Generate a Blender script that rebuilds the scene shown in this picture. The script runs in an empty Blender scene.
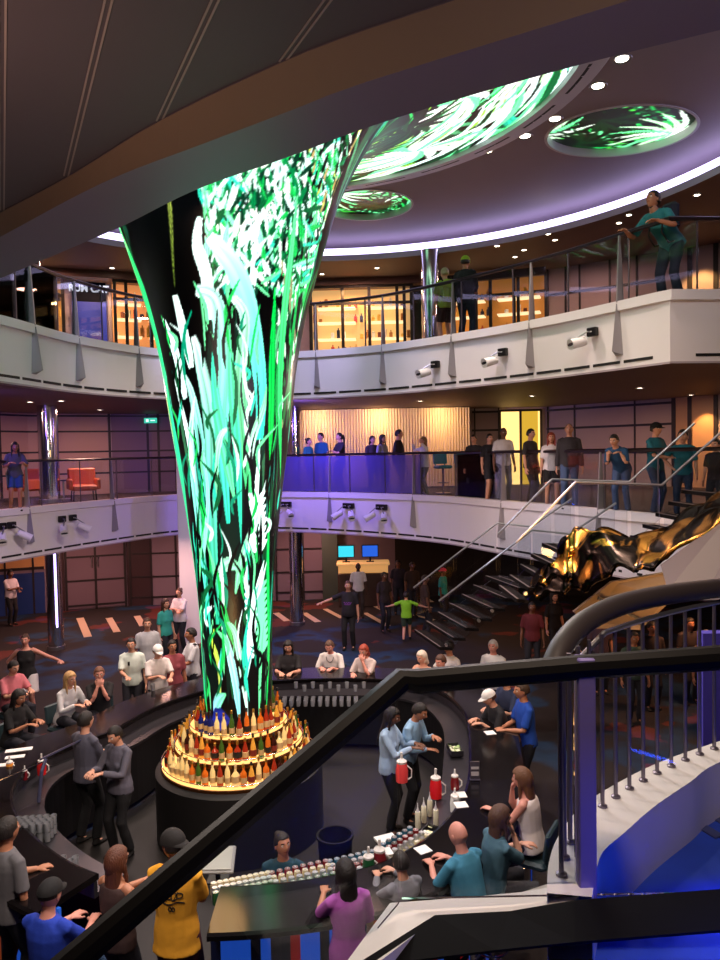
import bpy, bmesh, math, random
import numpy as np
from mathutils import Vector, Matrix
from math import sin, cos, pi, radians, sqrt, atan2, exp
random.seed(7); RN = np.random.RandomState(5)
SC = bpy.context.scene; COL = SC.collection

# ------------------------------------------------------------------ camera
CZ = 5.1; FP = 740.0; TH = radians(2.17); RO = radians(1.1)
FWD = Vector((0, cos(TH), -sin(TH))); _u = Vector((0, sin(TH), cos(TH))); _r = Vector((1, 0, 0))
RGT = cos(RO)*_r - sin(RO)*_u; UPV = cos(RO)*_u + sin(RO)*_r
CP = Vector((0, 0, CZ))
cd = bpy.data.cameras.new('camera'); cam = bpy.data.objects.new('camera', cd); COL.objects.link(cam)
m = Matrix((RGT, UPV, -FWD)).transposed().to_4x4(); m.translation = CP; cam.matrix_world = m
cd.sensor_fit = 'VERTICAL'; cd.sensor_height = 24.0; cd.lens = FP/960*24.0; cd.clip_start = 0.05; cd.clip_end = 200
SC.camera = cam
SC.view_settings.view_transform = 'Standard'; SC.view_settings.look = 'None'; SC.view_settings.gamma = 1
SC.view_settings.use_curve_mapping = False; SC.view_settings.exposure = 0.0
def ray(px, py): return FWD + (px-360)/FP*RGT + (480-py)/FP*UPV
def P(px, py, D):
    d = ray(px, py); return CP + d*(D/d.y)
def atz(px, py, z):
    d = ray(px, py); return CP + d*((z-CZ)/d.z)

# ------------------------------------------------------------------ materials
def lin(c):
    return tuple((x/255/12.92 if x/255 <= .04045 else ((x/255+.055)/1.055)**2.4) for x in c)
MATS = {}
def mat(name, col=(128, 128, 128), rough=.6, metal=0., emit=None, es=0., noise=0., nscale=8., bump=0., spec=.5, trans=None, aniso=(1, 1, 1)):
    if name in MATS: return MATS[name]
    M = bpy.data.materials.new(name); M.use_nodes = True; nt = M.node_tree
    b = nt.nodes['Principled BSDF']; c = (*lin(col), 1)
    b.inputs['Base Color'].default_value = c; b.inputs['Roughness'].default_value = rough
    b.inputs['Metallic'].default_value = metal; b.inputs['Specular IOR Level'].default_value = spec
    if emit: b.inputs['Emission Color'].default_value = (*lin(emit), 1); b.inputs['Emission Strength'].default_value = es
    if noise or bump:
        tc = nt.nodes.new('ShaderNodeTexCoord'); mp = nt.nodes.new('ShaderNodeMapping'); mp.inputs['Scale'].default_value = aniso
        n = nt.nodes.new('ShaderNodeTexNoise'); n.inputs['Scale'].default_value = nscale; n.inputs['Detail'].default_value = 3
        nt.links.new(tc.outputs['Object'], mp.inputs[0]); nt.links.new(mp.outputs[0], n.inputs['Vector'])
        if noise:
            r = nt.nodes.new('ShaderNodeMapRange'); r.inputs['To Min'].default_value = 1-noise; r.inputs['To Max'].default_value = 1+noise
            x = nt.nodes.new('ShaderNodeVectorMath'); x.operation = 'SCALE'; x.inputs[0].default_value = c[:3]
            nt.links.new(n.outputs['Fac'], r.inputs['Value']); nt.links.new(r.outputs[0], x.inputs['Scale']); nt.links.new(x.outputs[0], b.inputs['Base Color'])
        if bump:
            bp = nt.nodes.new('ShaderNodeBump'); bp.inputs['Strength'].default_value = bump; bp.inputs['Distance'].default_value = .02
            nt.links.new(n.outputs['Fac'], bp.inputs['Height']); nt.links.new(bp.outputs[0], b.inputs['Normal'])
    MATS[name] = M; return M
def emis(name, col, s):
    if name in MATS: return MATS[name]
    M = bpy.data.materials.new(name); M.use_nodes = True; nt = M.node_tree; nt.nodes.clear()
    o = nt.nodes.new('ShaderNodeOutputMaterial'); e = nt.nodes.new('ShaderNodeEmission')
    e.inputs[0].default_value = (*lin(col), 1); e.inputs[1].default_value = s; nt.links.new(e.outputs[0], o.inputs[0]); MATS[name] = M; return M
def glassm(name, tint=(246, 248, 250), ior=1.25, body=0.0, bodycol=(120, 110, 200), rough=.02):
    if name in MATS: return MATS[name]
    M = bpy.data.materials.new(name); M.use_nodes = True; nt = M.node_tree; nt.nodes.clear()
    o = nt.nodes.new('ShaderNodeOutputMaterial'); t = nt.nodes.new('ShaderNodeBsdfTransparent'); g = nt.nodes.new('ShaderNodeBsdfGlossy')
    f = nt.nodes.new('ShaderNodeFresnel'); f.inputs[0].default_value = ior; mx = nt.nodes.new('ShaderNodeMixShader')
    t.inputs[0].default_value = (*lin(tint), 1); g.inputs['Roughness'].default_value = rough
    nt.links.new(f.outputs[0], mx.inputs[0]); nt.links.new(g.outputs[0], mx.inputs[2])
    src = t.outputs[0]
    if body:
        d = nt.nodes.new('ShaderNodeBsdfTranslucent'); d.inputs[0].default_value = (*lin(bodycol), 1)
        d2 = nt.nodes.new('ShaderNodeBsdfDiffuse'); d2.inputs[0].default_value = (*lin(bodycol), 1)
        ma = nt.nodes.new('ShaderNodeMixShader'); ma.inputs[0].default_value = .5; nt.links.new(d.outputs[0], ma.inputs[1]); nt.links.new(d2.outputs[0], ma.inputs[2])
        m2 = nt.nodes.new('ShaderNodeMixShader'); m2.inputs[0].default_value = body
        nt.links.new(t.outputs[0], m2.inputs[1]); nt.links.new(ma.outputs[0], m2.inputs[2]); src = m2.outputs[0]
    nt.links.new(src, mx.inputs[1]); nt.links.new(mx.outputs[0], o.inputs[0]); MATS[name] = M; return M
def vcol_emit(name, s):
    M = bpy.data.materials.new(name); M.use_nodes = True; nt = M.node_tree
    b = nt.nodes['Principled BSDF']; a = nt.nodes.new('ShaderNodeAttribute'); a.attribute_name = 'screen'
    b.inputs['Base Color'].default_value = (.004, .004, .005, 1); b.inputs['Roughness'].default_value = .35
    nt.links.new(a.outputs['Color'], b.inputs['Emission Color']); b.inputs['Emission Strength'].default_value = s
    MATS[name] = M; return M

LS = 3.0
# ------------------------------------------------------------------ mesh building
def frame(d, up=Vector((0, 0, 1))):
    d = Vector(d).normalized(); x = d.cross(up)
    if x.length < 1e-4: x = d.cross(Vector((0, 1, 0)))
    x.normalize(); return x, x.cross(d).normalized(), d
class MB:
    def __init__(s): s.v = []; s.f = []; s.m = []; s.k = 0
    def add(s, vs, fs):
        n = len(s.v); s.v += [tuple(v) for v in vs]; s.f += [tuple(i+n for i in f) for f in fs]; s.m += [s.k]*len(fs); return s
    def box(s, c, d, rz=0, rx=0, bev=0):
        x, y, z = d[0]/2, d[1]/2, d[2]/2
        R = Matrix.Rotation(rz, 3, 'Z') @ Matrix.Rotation(rx, 3, 'X')
        if bev:
            b = min(bev, x*.9, y*.9, z*.9); vs = []
            for (h, q) in ((-z, b), (-z+b, 0), (z-b, 0), (z, b)):
                X, Y = x-q, y-q; c4 = min(b, X*.9, Y*.9)
                vs += [(X-c4, -Y, h), (X, -Y+c4, h), (X, Y-c4, h), (X-c4, Y, h), (-X+c4, Y, h), (-X, Y-c4, h), (-X, -Y+c4, h), (-X+c4, -Y, h)]
            fs = [tuple(range(7, -1, -1)), tuple(range(24, 32))]
            for r in range(3):
                for i in range(8): fs.append((r*8+i, r*8+(i+1) % 8, r*8+8+(i+1) % 8, r*8+8+i))
        else:
            vs = [(i, j, k) for k in (-z, z) for j in (-y, y) for i in (-x, x)]
            fs = [(0, 2, 3, 1), (4, 5, 7, 6), (0, 1, 5, 4), (2, 6, 7, 3), (0, 4, 6, 2), (1, 3, 7, 5)]
        c = Vector(c); return s.add([R @ Vector(v)+c for v in vs], fs)
    def tube(s, pts, rad, n=8, cap=True, flat=1.0, up=Vector((0, 0, 1))):
        pts = [Vector(p) for p in pts]; N = len(pts)
        if not hasattr(rad, '__len__'): rad = [rad]*N
        vs = []
        px = None
        for i, p in enumerate(pts):
            d = (pts[min(i+1, N-1)]-pts[max(i-1, 0)])
            x, y, d = frame(d, up)
            if px is not None and x.dot(px) < 0: x = -x; y = -y
            px = x
            for k in range(n):
                a = 2*pi*k/n; vs.append(p+rad[i]*(cos(a)*x+sin(a)*flat*y))
        fs = [(i*n+k, i*n+(k+1) % n, (i+1)*n+(k+1) % n, (i+1)*n+k) for i in range(N-1) for k in range(n)]
        if cap: fs += [tuple(range(n-1, -1, -1)), tuple(range((N-1)*n, N*n))]
        return s.add(vs, fs)
    def lathe(s, c, prof, n=16, a0=0, a1=2*pi, sx=1, sy=1, cap=True):
        c = Vector(c); full = abs(a1-a0-2*pi) < 1e-6; K = n if full else n+1; vs = []
        for r, z in prof:
            for k in range(K):
                a = a0+(a1-a0)*k/n; vs.append(c+Vector((r*cos(a)*sx, r*sin(a)*sy, z)))
        fs = []
        for i in range(len(prof)-1):
            for k in range(n): fs.append((i*K+k, i*K+(k+1) % K, (i+1)*K+(k+1) % K, (i+1)*K+k))
        if full and cap and prof[0] != prof[-1]:
            if prof[0][0] > 1e-6: fs.append(tuple(range(K-1, -1, -1)))
            if prof[-1][0] > 1e-6: fs.append(tuple(range((len(prof)-1)*K, len(prof)*K)))
        return s.add(vs, fs)
    def sph(s, c, r, n=12, m=8, R=None):
        if not hasattr(r, '__len__'): r = (r, r, r)
        vs = [Vector((0, 0, -r[2]))]; c = Vector(c)
        for i in range(1, m):
            t = -pi/2+pi*i/m
            for k in range(n): a = 2*pi*k/n; vs.append(Vector((r[0]*cos(t)*cos(a), r[1]*cos(t)*sin(a), r[2]*sin(t))))
        vs.append(Vector((0, 0, r[2]))); L = len(vs)-1
        fs = [(0, 1+(k+1) % n, 1+k) for k in range(n)]
        for i in range(m-2):
            for k in range(n): fs.append((1+i*n+k, 1+i*n+(k+1) % n, 1+(i+1)*n+(k+1) % n, 1+(i+1)*n+k))
        fs += [(L, 1+(m-2)*n+k, 1+(m-2)*n+(k+1) % n) for k in range(n)]
        if R: vs = [R @ v for v in vs]
        return s.add([v+c for v in vs], fs)
    def prism(s, poly, t):          # poly: list of 3D points, t: thickness vector
        n = len(poly); t = Vector(t); vs = [Vector(p) for p in poly]+[Vector(p)+t for p in poly]
        return s.add(vs, [tuple(range(n-1, -1, -1)), tuple(range(n, 2*n))]+[(i, (i+1) % n, n+(i+1) % n, n+i) for i in range(n)])
    def sweep(s, path, prof, closed=False, z=0):   # path: list of (x,y[,z]); prof: (offset to the outside, z)
        N = len(path); K = len(prof); vs = []
        for i, p in enumerate(path):
            a = path[(i-1) % N if closed else max(i-1, 0)]; b = path[(i+1) % N if closed else min(i+1, N-1)]
            d = Vector((b[0]-a[0], b[1]-a[1])).normalized(); nrm = Vector((-d.y, d.x))
            pz = p[2] if len(p) > 2 else z
            for o, h in prof: vs.append((p[0]+nrm.x*o, p[1]+nrm.y*o, pz+h))
        fs = []
        for i in range(N if closed else N-1):
            j = (i+1) % N
            for k in range(K): fs.append((i*K+k, i*K+(k+1) % K, j*K+(k+1) % K, j*K+k))
        if not closed: fs += [tuple(range(K)), tuple(range((N-1)*K+K-1, (N-1)*K-1, -1))]
        return s.add(vs, fs)
    def build(s, name, mats, parent=None, smooth=False, world=True):
        me = bpy.data.meshes.new(name)
        off = Vector(parent.location) if (parent and world) else Vector((0, 0, 0))
        if parent and world and parent.parent: off = off+Vector(parent.parent.location)
        me.from_pydata([(v[0]-off.x, v[1]-off.y, v[2]-off.z) for v in s.v], [], s.f)
        if not isinstance(mats, (list, tuple)): mats = [mats]
        for q in mats: me.materials.append(q)
        if len(mats) > 1: me.polygons.foreach_set('material_index', s.m)
        if smooth: me.polygons.foreach_set('use_smooth', [True]*len(me.polygons))
        bm = bmesh.new(); bm.from_mesh(me); bmesh.ops.recalc_face_normals(bm, faces=bm.faces); bm.to_mesh(me); bm.free()
        if smooth == 'auto':
            me.shade_smooth(); me.set_sharp_from_angle(angle=radians(35))
        o = bpy.data.objects.new(name, me); LINK.append(o)
        if parent: o.parent = parent
        return o
LINK = []
def tag(o, label=None, cat=None, group=None, kind=None):
    if label: o['label'] = label
    if cat: o['category'] = cat
    if group: o['group'] = group
    if kind: o['kind'] = kind
    return o
def struct(o, label=None): return tag(o, label, None, None, 'structure')
def empty(name, loc, label=None, cat=None, group=None, kind=None):
    o = bpy.data.objects.new(name, None); o.location = loc; o.empty_display_size = .1; LINK.append(o); return tag(o, label, cat, group, kind)
def dup(o, loc, rz=None, label=None, group=None, scale=None):
    r = o.copy(); r.location = loc; LINK.append(r)
    if rz is not None: r.rotation_euler = (0, 0, rz)
    if scale: r.scale = scale
    if label: r['label'] = label
    if group: r['group'] = group
    for ch in [c for c in LINK if c.parent == o]:
        c = ch; d = c.copy(); d.parent = r; LINK.append(d)
        for g in [q for q in LINK if q.parent == c]:
            e = g.copy(); e.parent = d; LINK.append(e)
    return r
def catmull(pts, per=8, closed=False):
    pts = [Vector(p).to_3d() for p in pts]; N = len(pts); out = []
    for i in range(N if closed else N-1):
        if closed: a, b, c, d = pts[(i-1) % N], pts[i], pts[(i+1) % N], pts[(i+2) % N]
        else: a, b, c, d = pts[max(i-1, 0)], pts[i], pts[i+1], pts[min(i+2, N-1)]
        for k in range(per):
            t = k/per; out.append(.5*((2*b)+(c-a)*t+(2*a-5*b+4*c-d)*t*t+(3*b-a-3*c+d)*t**3))
    if not closed: out.append(pts[-1])
    return out
def resample(path, step, closed=False):
    pts = list(path)+([path[0]] if closed else []); L = [0]
    for a, b in zip(pts, pts[1:]): L.append(L[-1]+(Vector(b)-Vector(a)).length)
    n = max(2, round(L[-1]/step)); out = []; j = 0
    for i in range(n if closed else n+1):
        s = L[-1]*i/n
        while j < len(L)-2 and L[j+1] < s: j += 1
        t = (s-L[j])/max(1e-9, L[j+1]-L[j]); out.append(Vector(pts[j]).lerp(Vector(pts[j+1]), t))
    return out
def offset(path, o, closed=False):
    N = len(path); out = []
    for i, p in enumerate(path):
        a = path[(i-1) % N if closed else max(i-1, 0)]; b = path[(i+1) % N if closed else min(i+1, N-1)]
        d = Vector((b[0]-a[0], b[1]-a[1])).normalized(); q = Vector(p).copy(); q.x += -d.y*o; q.y += d.x*o; out.append(q)
    return out
def area(name, loc, power, size, col=(255, 240, 220), target=None, shape='DISK', sy=None, spread=pi):
    l = bpy.data.lights.new(name, 'AREA'); l.energy = power*LS; l.shape = shape; l.size = size; l.color = lin(col); l.spread = spread
    if sy: l.size_y = sy
    o = bpy.data.objects.new(name, l); o.location = loc
    d = (Vector(target)-Vector(loc)) if target is not None else Vector((0, 0, -1))
    o.rotation_euler = d.to_track_quat('-Z', 'Y').to_euler(); LINK.append(o); return o
def point(name, loc, power, col=(255, 220, 180), r=.1):
    l = bpy.data.lights.new(name, 'POINT'); l.energy = power*LS; l.shadow_soft_size = r; l.color = lin(col)
    o = bpy.data.objects.new(name, l); o.location = loc; LINK.append(o); return o
def spot(name, loc, power, target, ang=1.2, col=(255, 240, 220), r=.05, blend=.5):
    l = bpy.data.lights.new(name, 'SPOT'); l.energy = power*LS; l.shadow_soft_size = r; l.color = lin(col); l.spot_size = ang; l.spot_blend = blend
    o = bpy.data.objects.new(name, l); o.location = loc; o.rotation_euler = (Vector(target)-Vector(loc)).to_track_quat('-Z', 'Y').to_euler(); LINK.append(o); return o
# ------------------------------------------------------------------ shared materials
WHITE = mat('white_panel', (226, 222, 230), .45); COPING = mat('coping_white', (215, 212, 218), .4)
DARK = mat('dark_gap', (14, 12, 14), .6); CHROME = mat('chrome', (215, 215, 222), .12, 1.0)
BLACKM = mat('black_metal', (22, 20, 22), .35, .3); STEEL = mat('brushed_steel', (160, 160, 165), .3, .9)
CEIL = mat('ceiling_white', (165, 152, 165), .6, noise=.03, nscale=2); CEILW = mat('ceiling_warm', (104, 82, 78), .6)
GLASS = glassm('clear_glass'); REFLGLASS = glassm('violet_reflection_glass', (205, 198, 245), body=.36, bodycol=(155, 145, 240))  # second glass has the violet LED reflection put into its colour
PANELW = mat('wall_panel_beige', (168, 150, 152), .55, noise=.04, nscale=3); FRAMED = mat('frame_dark_brown', (34, 24, 22), .4)
WARMW = mat('wall_warm', (190, 160, 120), .5)
# ------------------------------------------------------------------ plan curves (far side of the round atrium)
UP = catmull([(-6.6, 7.6), (-6.15, 10), (-5.7, 12.1), (-5.3, 14.2), (-4.35, 15.95), (-2.9, 16.85), (-1.3, 16.85), (.0, 16.35), (.92, 15.75), (2.36, 14.3), (3.5, 12.85), (4.62, 11.0)], 6)
UP = UP+[Vector((6.5, 11.15, 0)), Vector((10.5, 11.6, 0))]
MID = catmull([(-10.2, 10.5), (-9.2, 13.4), (-7.95, 16.2), (-6.9, 18.7), (-5.5, 21.1), (-3.9, 21.85), (-2.0, 21.5), (0, 20.25), (1.95, 18.3), (3.0, 16.3), (4.0, 14.3), (4.7, 12.6), (5.6, 11.3), (7.4, 10.3), (10, 9.8)], 6)
def parapet(name, path, zb, zt):
    b = MB()
    b.sweep(path, [(0, zb), (0, zt-.16), (-.05, zt-.15), (-.05, zt), (.16, zt), (.16, zb)])
    b.k = 1; L = resample(path, .62)
    for a, c in zip(L, L[1:]):
        p = [Vector(a).lerp(Vector(c), t) for t in (.06, .35, .65, .94)]
        b.sweep(p, [(-.006, zb+.07), (-.006, zb+.115), (.005, zb+.115), (.005, zb+.07)])
    b.k = 2
    b.sweep(path, [(.0, zb-.03), (.0, zb), (.9, zb+.12), (.9, zb+.08)])
    return struct(b.build(name, [WHITE, DARK, CEIL]))
parapet('wall_upper_balcony', UP, 6.35, 7.4); parapet('wall_middle_balcony', MID, 2.83, 3.98)
def deck(name, path, zt, zb, cx, cy, R, ms):
    vs = []; N = len(path)
    for p in path:
        d = Vector((p[0]-cx, p[1]-cy)).normalized()
        q = (p[0]+d.x*R, p[1]+d.y*R)
        o = Vector((p[0]+d.x*.1, p[1]+d.y*.1))
        vs += [(o.x, o.y, zt), (*q, zt), (o.x, o.y, zb), (*q, zb)]
    b = MB(); f1 = [(i*4, i*4+1, i*4+5, i*4+4) for i in range(N-1)]; f2 = [(i*4+2, i*4+6, i*4+7, i*4+3) for i in range(N-1)]
    b.add(vs, f1); b.k = 1; b.add(vs, f2)
    b.k = 0; b.add(vs, [(i*4, i*4+4, i*4+6, i*4+2) for i in range(N-1)])
    return struct(b.build(name, ms))
CARP = mat('deck_carpet', (60, 44, 50), .9, noise=.3, nscale=3)
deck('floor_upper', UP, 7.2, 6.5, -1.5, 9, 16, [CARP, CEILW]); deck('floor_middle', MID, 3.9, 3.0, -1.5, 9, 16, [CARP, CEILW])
# ground floor
G = mat('ground_carpet', (30, 22, 24), .85)
nt = G.node_tree; bs = nt.nodes['Principled BSDF']; tc = nt.nodes.new('ShaderNodeTexCoord')
def nz(scale, d=2): n = nt.nodes.new('ShaderNodeTexNoise'); n.inputs['Scale'].default_value = scale; n.inputs['Detail'].default_value = d; nt.links.new(tc.outputs['Object'], n.inputs['Vector']); return n
def ramp(src, stops):
    r = nt.nodes.new('ShaderNodeValToRGB'); r.color_ramp.elements[0].position = stops[0][0]; r.color_ramp.elements[0].color = (*lin(stops[0][1]), 1)
    r.color_ramp.elements[1].position = stops[1][0]; r.color_ramp.elements[1].color = (*lin(stops[1][1]), 1)
    for s in stops[2:]: e = r.color_ramp.elements.new(s[0]); e.color = (*lin(s[1]), 1)
    nt.links.new(src, r.inputs[0]); return r
r1 = ramp(nz(.35, 4).outputs['Fac'], [(.0, (30, 20, 22)), (.53, (25, 17, 19)), (.56, (12, 40, 68)), (.60, (15, 54, 88)), (.63, (24, 16, 18))])
r2 = ramp(nz(.55, 5).outputs['Fac'], [(.595, (0, 0, 0)), (.61, (88, 33, 26))])
ad = nt.nodes.new('ShaderNodeMix'); ad.data_type = 'RGBA'; ad.blend_type = 'LIGHTEN'; ad.inputs['Factor'].default_value = 1
nt.links.new(r1.outputs[0], ad.inputs['A']); nt.links.new(r2.outputs[0], ad.inputs['B']); nt.links.new(ad.outputs['Result'], bs.inputs['Base Color'])
b = MB(); b.add([(-16, 3, 0), (16, 3, 0), (16, 32, 0), (-16, 32, 0)], [(0, 1, 2, 3)]); struct(b.build('floor', G))
# inlaid light strips of the walkway
STRIP = mat('pale_inlay', (205, 176, 150), .5, emit=(225, 180, 140), es=.06)
SD = MB()
for (x1, y1, x2, y2, w) in [(80, 618, 88, 637, .22), (109, 618, 117, 632, .2), (137, 616, 143, 626, .2), (276, 613, 287, 621, .2), (304, 613, 318, 622, .2), (325, 609, 342, 618, .16), (369, 603, 389, 613, .16),
     (365, 613, 388, 626, .16), (417, 593, 432, 602, .14), (420, 603, 431, 608, .14), (421, 585, 433, 590, .12), (422, 577, 431, 581, .12), (414, 615, 434, 620, .12)]:
    a = atz(x1, y1, .0); c = atz(x2, y2, .0); d = (c-a).normalized(); n = Vector((-d.y, d.x, 0))*w*.5
    SD.prism([a-n, c-n, c+n, a+n], (0, 0, .006))
struct(SD.build('floor_inlay_strips', STRIP))
# ------------------------------------------------------------------ ceiling with the round screens
FX, FY = -1.71, 9.95
RINGC = (-.75, 11.0)
def flatshape(name, outer, holes, z, t, m):
    bm = bmesh.new(); E_ = []
    for pts in [outer]+holes:
        v = [bm.verts.new((p[0], p[1], 0)) for p in pts]; E_ += [bm.edges.new((v[i], v[(i+1) % len(v)])) for i in range(len(v))]
    bmesh.ops.triangle_fill(bm, use_beauty=True, edges=E_, normal=(0, 0, -1))
    r = bmesh.ops.extrude_face_region(bm, geom=list(bm.faces)); bmesh.ops.translate(bm, verts=[q for q in r['geom'] if isinstance(q, bmesh.types.BMVert)], vec=(0, 0, t))
    bmesh.ops.recalc_face_normals(bm, faces=bm.faces); me = bpy.data.meshes.new(name); bm.to_mesh(me); bm.free()
    me.materials.append(m); ob = bpy.data.objects.new(name, me); ob.location = (0, 0, z); LINK.append(ob); return ob
def circ(cx, cy, rx, ry=None, n=96): ry = ry or rx; return [(cx+rx*cos(2*pi*i/n), cy+ry*sin(2*pi*i/n)) for i in range(n)]
D1 = (4.42, 12.45, 1.2, .98); D2 = (.25, 15.85, .96, .95)
COVE = 7.35
struct(flatshape('ceiling', circ(*RINGC, COVE+.9, n=128), [circ(FX, FY, 4.72), circ(*D1), circ(*D2)], 10.3, .2, CEIL))
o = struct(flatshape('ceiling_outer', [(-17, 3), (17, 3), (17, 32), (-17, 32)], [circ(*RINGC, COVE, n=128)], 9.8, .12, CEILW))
b = MB(); b.lathe((*RINGC, 0), [(COVE+.0, 9.8), (COVE+.02, 9.92), (COVE-.04, 9.92), (COVE-.05, 9.78), (COVE+.0, 9.8)], 128); struct(b.build('trim_1', COPING, smooth='auto'))
LEDC = emis('cove_led', (212, 200, 255), 4.2)
b = MB(); b.lathe((*RINGC, 0), [(COVE+.04, 9.925), (COVE+.16, 9.925), (COVE+.16, 10.10), (COVE+.04, 10.10), (COVE+.04, 9.925)], 160)
tag(b.build('cove_light', LEDC), 'long curved lavender white cove light strip running around the ceiling edge', 'light strip')
b = MB(); b.lathe((*RINGC, 0), [(COVE+.6, 9.9), (COVE+.88, 10.3)], 128, cap=False); struct(b.build('trim_2', CEIL, smooth=True))
b = MB(); b.lathe((FX, FY, 0), [(4.72, 10.3), (4.74, 10.2), (5.12, 10.26), (5.16, 10.3)], 128, cap=False)
b.k = 1
for i in range(26):
    a = 2*pi*i/26; b.lathe((FX, FY, 0), [(4.88, 10.222), (4.93, 10.23), (4.93, 10.235), (4.88, 10.235), (4.88, 10.222)], 6, a+.03, a+.2)
struct(b.build('trim_3', [COPING, DARK], smooth='auto'))
# screen painting -----------------------------------------------------
def canvas(W, H): return np.zeros((H, W, 3), np.float32)
def stroke(C, pts, w, c0, c1=None, tex=.35, taper=(0, .0), seed=0):
    H, W, _ = C.shape; pts = [np.array(p, float) for p in pts]
    P3 = [tuple(q) for q in catmull([(p[0], p[1], 0) for p in pts], 14)]; n = len(P3); rng = np.random.RandomState(seed or int(abs(pts[0][0]*7+pts[-1][1]*13)) % 9999)
    c0 = np.array(c0)/255.; c1 = c0 if c1 is None else np.array(c1)/255.
    ph = rng.rand(6)*6.28
    L = sum(sqrt((P3[i+1][0]-P3[i][0])**2+(P3[i+1][1]-P3[i][1])**2) for i in range(n-1))
    m_ = max(n, int(L*2.2)+2)
    ts = np.linspace(0, n-1, m_)
    for t in ts:
        i = min(int(t), n-2); f = t-i; x = P3[i][0]*(1-f)+P3[i+1][0]*f; y = P3[i][1]*(1-f)+P3[i+1][1]*f; s = t/(n-1)
        dx = P3[i+1][0]-P3[i][0]; dy = P3[i+1][1]-P3[i][1]; l = sqrt(dx*dx+dy*dy)+1e-6; nx, ny = -dy/l, dx/l
        ww = w*(taper[0]+(1-taper[0])*min(1, s*4))*(taper[1]+(1-taper[1])*min(1, (1-s)*2.2))
        k = max(2, int(ww*2.4)+1)
        us = np.linspace(-1, 1, k)
        X = np.round(x+nx*us*ww/2).astype(int); Y = np.round(y+ny*us*ww/2).astype(int)
        ok = (Y >= 0) & (Y < H); X = X % W
        br = 1-tex*(.5+.5*np.sin(us*6+ph[0]+1.5*sin(s*4+ph[1])))*(.8+.2*np.sin(us*13+ph[2]))
        col = (c0*(1-s)+c1*s)[None, :]*br[:, None]
        C[Y[ok], X[ok]] = col[ok]
BW = (225, 255, 245); GR = (20, 190, 80); DG = (5, 90, 45); TE = (40, 215, 175); LG = (110, 245, 160); YG = (190, 200, 90); BLK = (0, 0, 0)
# the tall flared screen: u = angle around the axis, v = height
ZB, ZT = 1.42, 10.28
PROF = [(1.42, .45), (2.0, .46), (2.86, .485), (3.4, .52), (3.94, .575), (4.6, .66), (5.1, .735), (5.56, .80), (6.28, .895), (6.88, 1.02), (7.48, 1.19), (8.2, 1.42), (8.6, 1.58), (9.1, 1.85), (9.5, 2.14), (9.8, 2.5), (10.0, 2.95), (10.15, 3.5), (10.24, 4.1), (10.27, 4.72)]
pc = catmull([(r, z, 0) for z, r in PROF], 12)
LL = [0]
for a, c in zip(pc, pc[1:]): LL.append(LL[-1]+(c-a).length)
CW, CH = 760, 1000
def zlen(z):
    for i in range(len(pc)-1):
        if pc[i+1].y >= z: return LL[i]+(z-pc[i].y)/max(1e-6, pc[i+1].y-pc[i].y)*(LL[i+1]-LL[i])
    return LL[-1]
def rz_(z):
    for i in range(len(pc)-1):
        if pc[i+1].y >= z: return pc[i].x
    return pc[-1].x
def uv(px, py):
    z = CZ+(454-py)*9.75/FP
    r = rz_(z); cx = 237-(720-py)*.018 if py < 720 else 237; hw = r*FP/9.95
    t = max(-.985, min(.985, (px-cx)/hw)); a = math.asin(t)*.93      # angle from the side facing the stairs
    return (CW/2+a/(2*pi)*CW, CH*(1-zlen(z)/LL[-1]))
C = canvas(CW, CH)
rs = np.random.RandomState(3)
def bl(pts, w, c0, c1=None, **k):
    q = [uv(*p) for p in pts]; y = pts[len(pts)//2][1]; r = rz_(CZ+(454-y)*9.75/FP)
    stroke(C, q, w*CW/(2*pi*r*FP/9.95), c0, c1, **k)
# background growth everywhere round the screen
for i in range(900):
    x = rs.rand()*CW; y = rs.rand()*CH; L = 20+rs.rand()*90; s = (rs.rand()-.5)*.5
    col = [GR, DG, TE, DG, (8, 60, 40), LG, DG][rs.randint(7)]; f = .35+.65*rs.rand()
    stroke(C, [(x, y), (x+s*L*.5, y-L*.5), (x+s*L*1.2+rs.randn()*4, y-L)], 2+rs.rand()*7, tuple(f*c for c in col), taper=(.2, .1), seed=i+1)
# dark fields
bl([(150, 205), (178, 290), (195, 360), (205, 420)], 62, BLK, tex=0)
bl([(200, 190), (203, 260), (205, 330)], 40, BLK, tex=0)
bl([(236, 300), (238, 420), (236, 560), (232, 700)], 24, (2, 22, 14), tex=0); bl([(255, 400), (262, 500), (258, 640)], 15, (2, 14, 8), tex=0)
bl([(186, 440), (200, 560), (212, 650)], 14, BLK, tex=0); bl([(205, 600), (222, 700)], 22, (1, 10, 8), tex=0); bl([(250, 640), (240, 710)], 16, BLK, tex=0)
bl([(312, 160), (322, 190)], 16, BLK, tex=0); bl([(350, 140), (366, 165)], 10, BLK, tex=0)
# rim growth on the left edge
bl([(121, 228), (132, 262), (150, 330), (168, 400), (180, 470), (190, 560), (196, 640)], 34, GR, TE, seed=3)
bl([(124, 222), (134, 252), (141, 290)], 18, LG, GR); bl([(160, 350), (172, 420), (183, 500)], 9, BW, LG); bl([(166, 380), (178, 440)], 4, YG)
bl([(176, 400), (186, 470), (194, 560), (199, 690)], 6, TE, GR)
bl([(193, 190), (194, 240), (192, 300)], 3.5, YG, (90, 120, 30), tex=.9); bl([(164, 202), (166, 214)], 2.5, (255, 255, 240))
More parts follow.
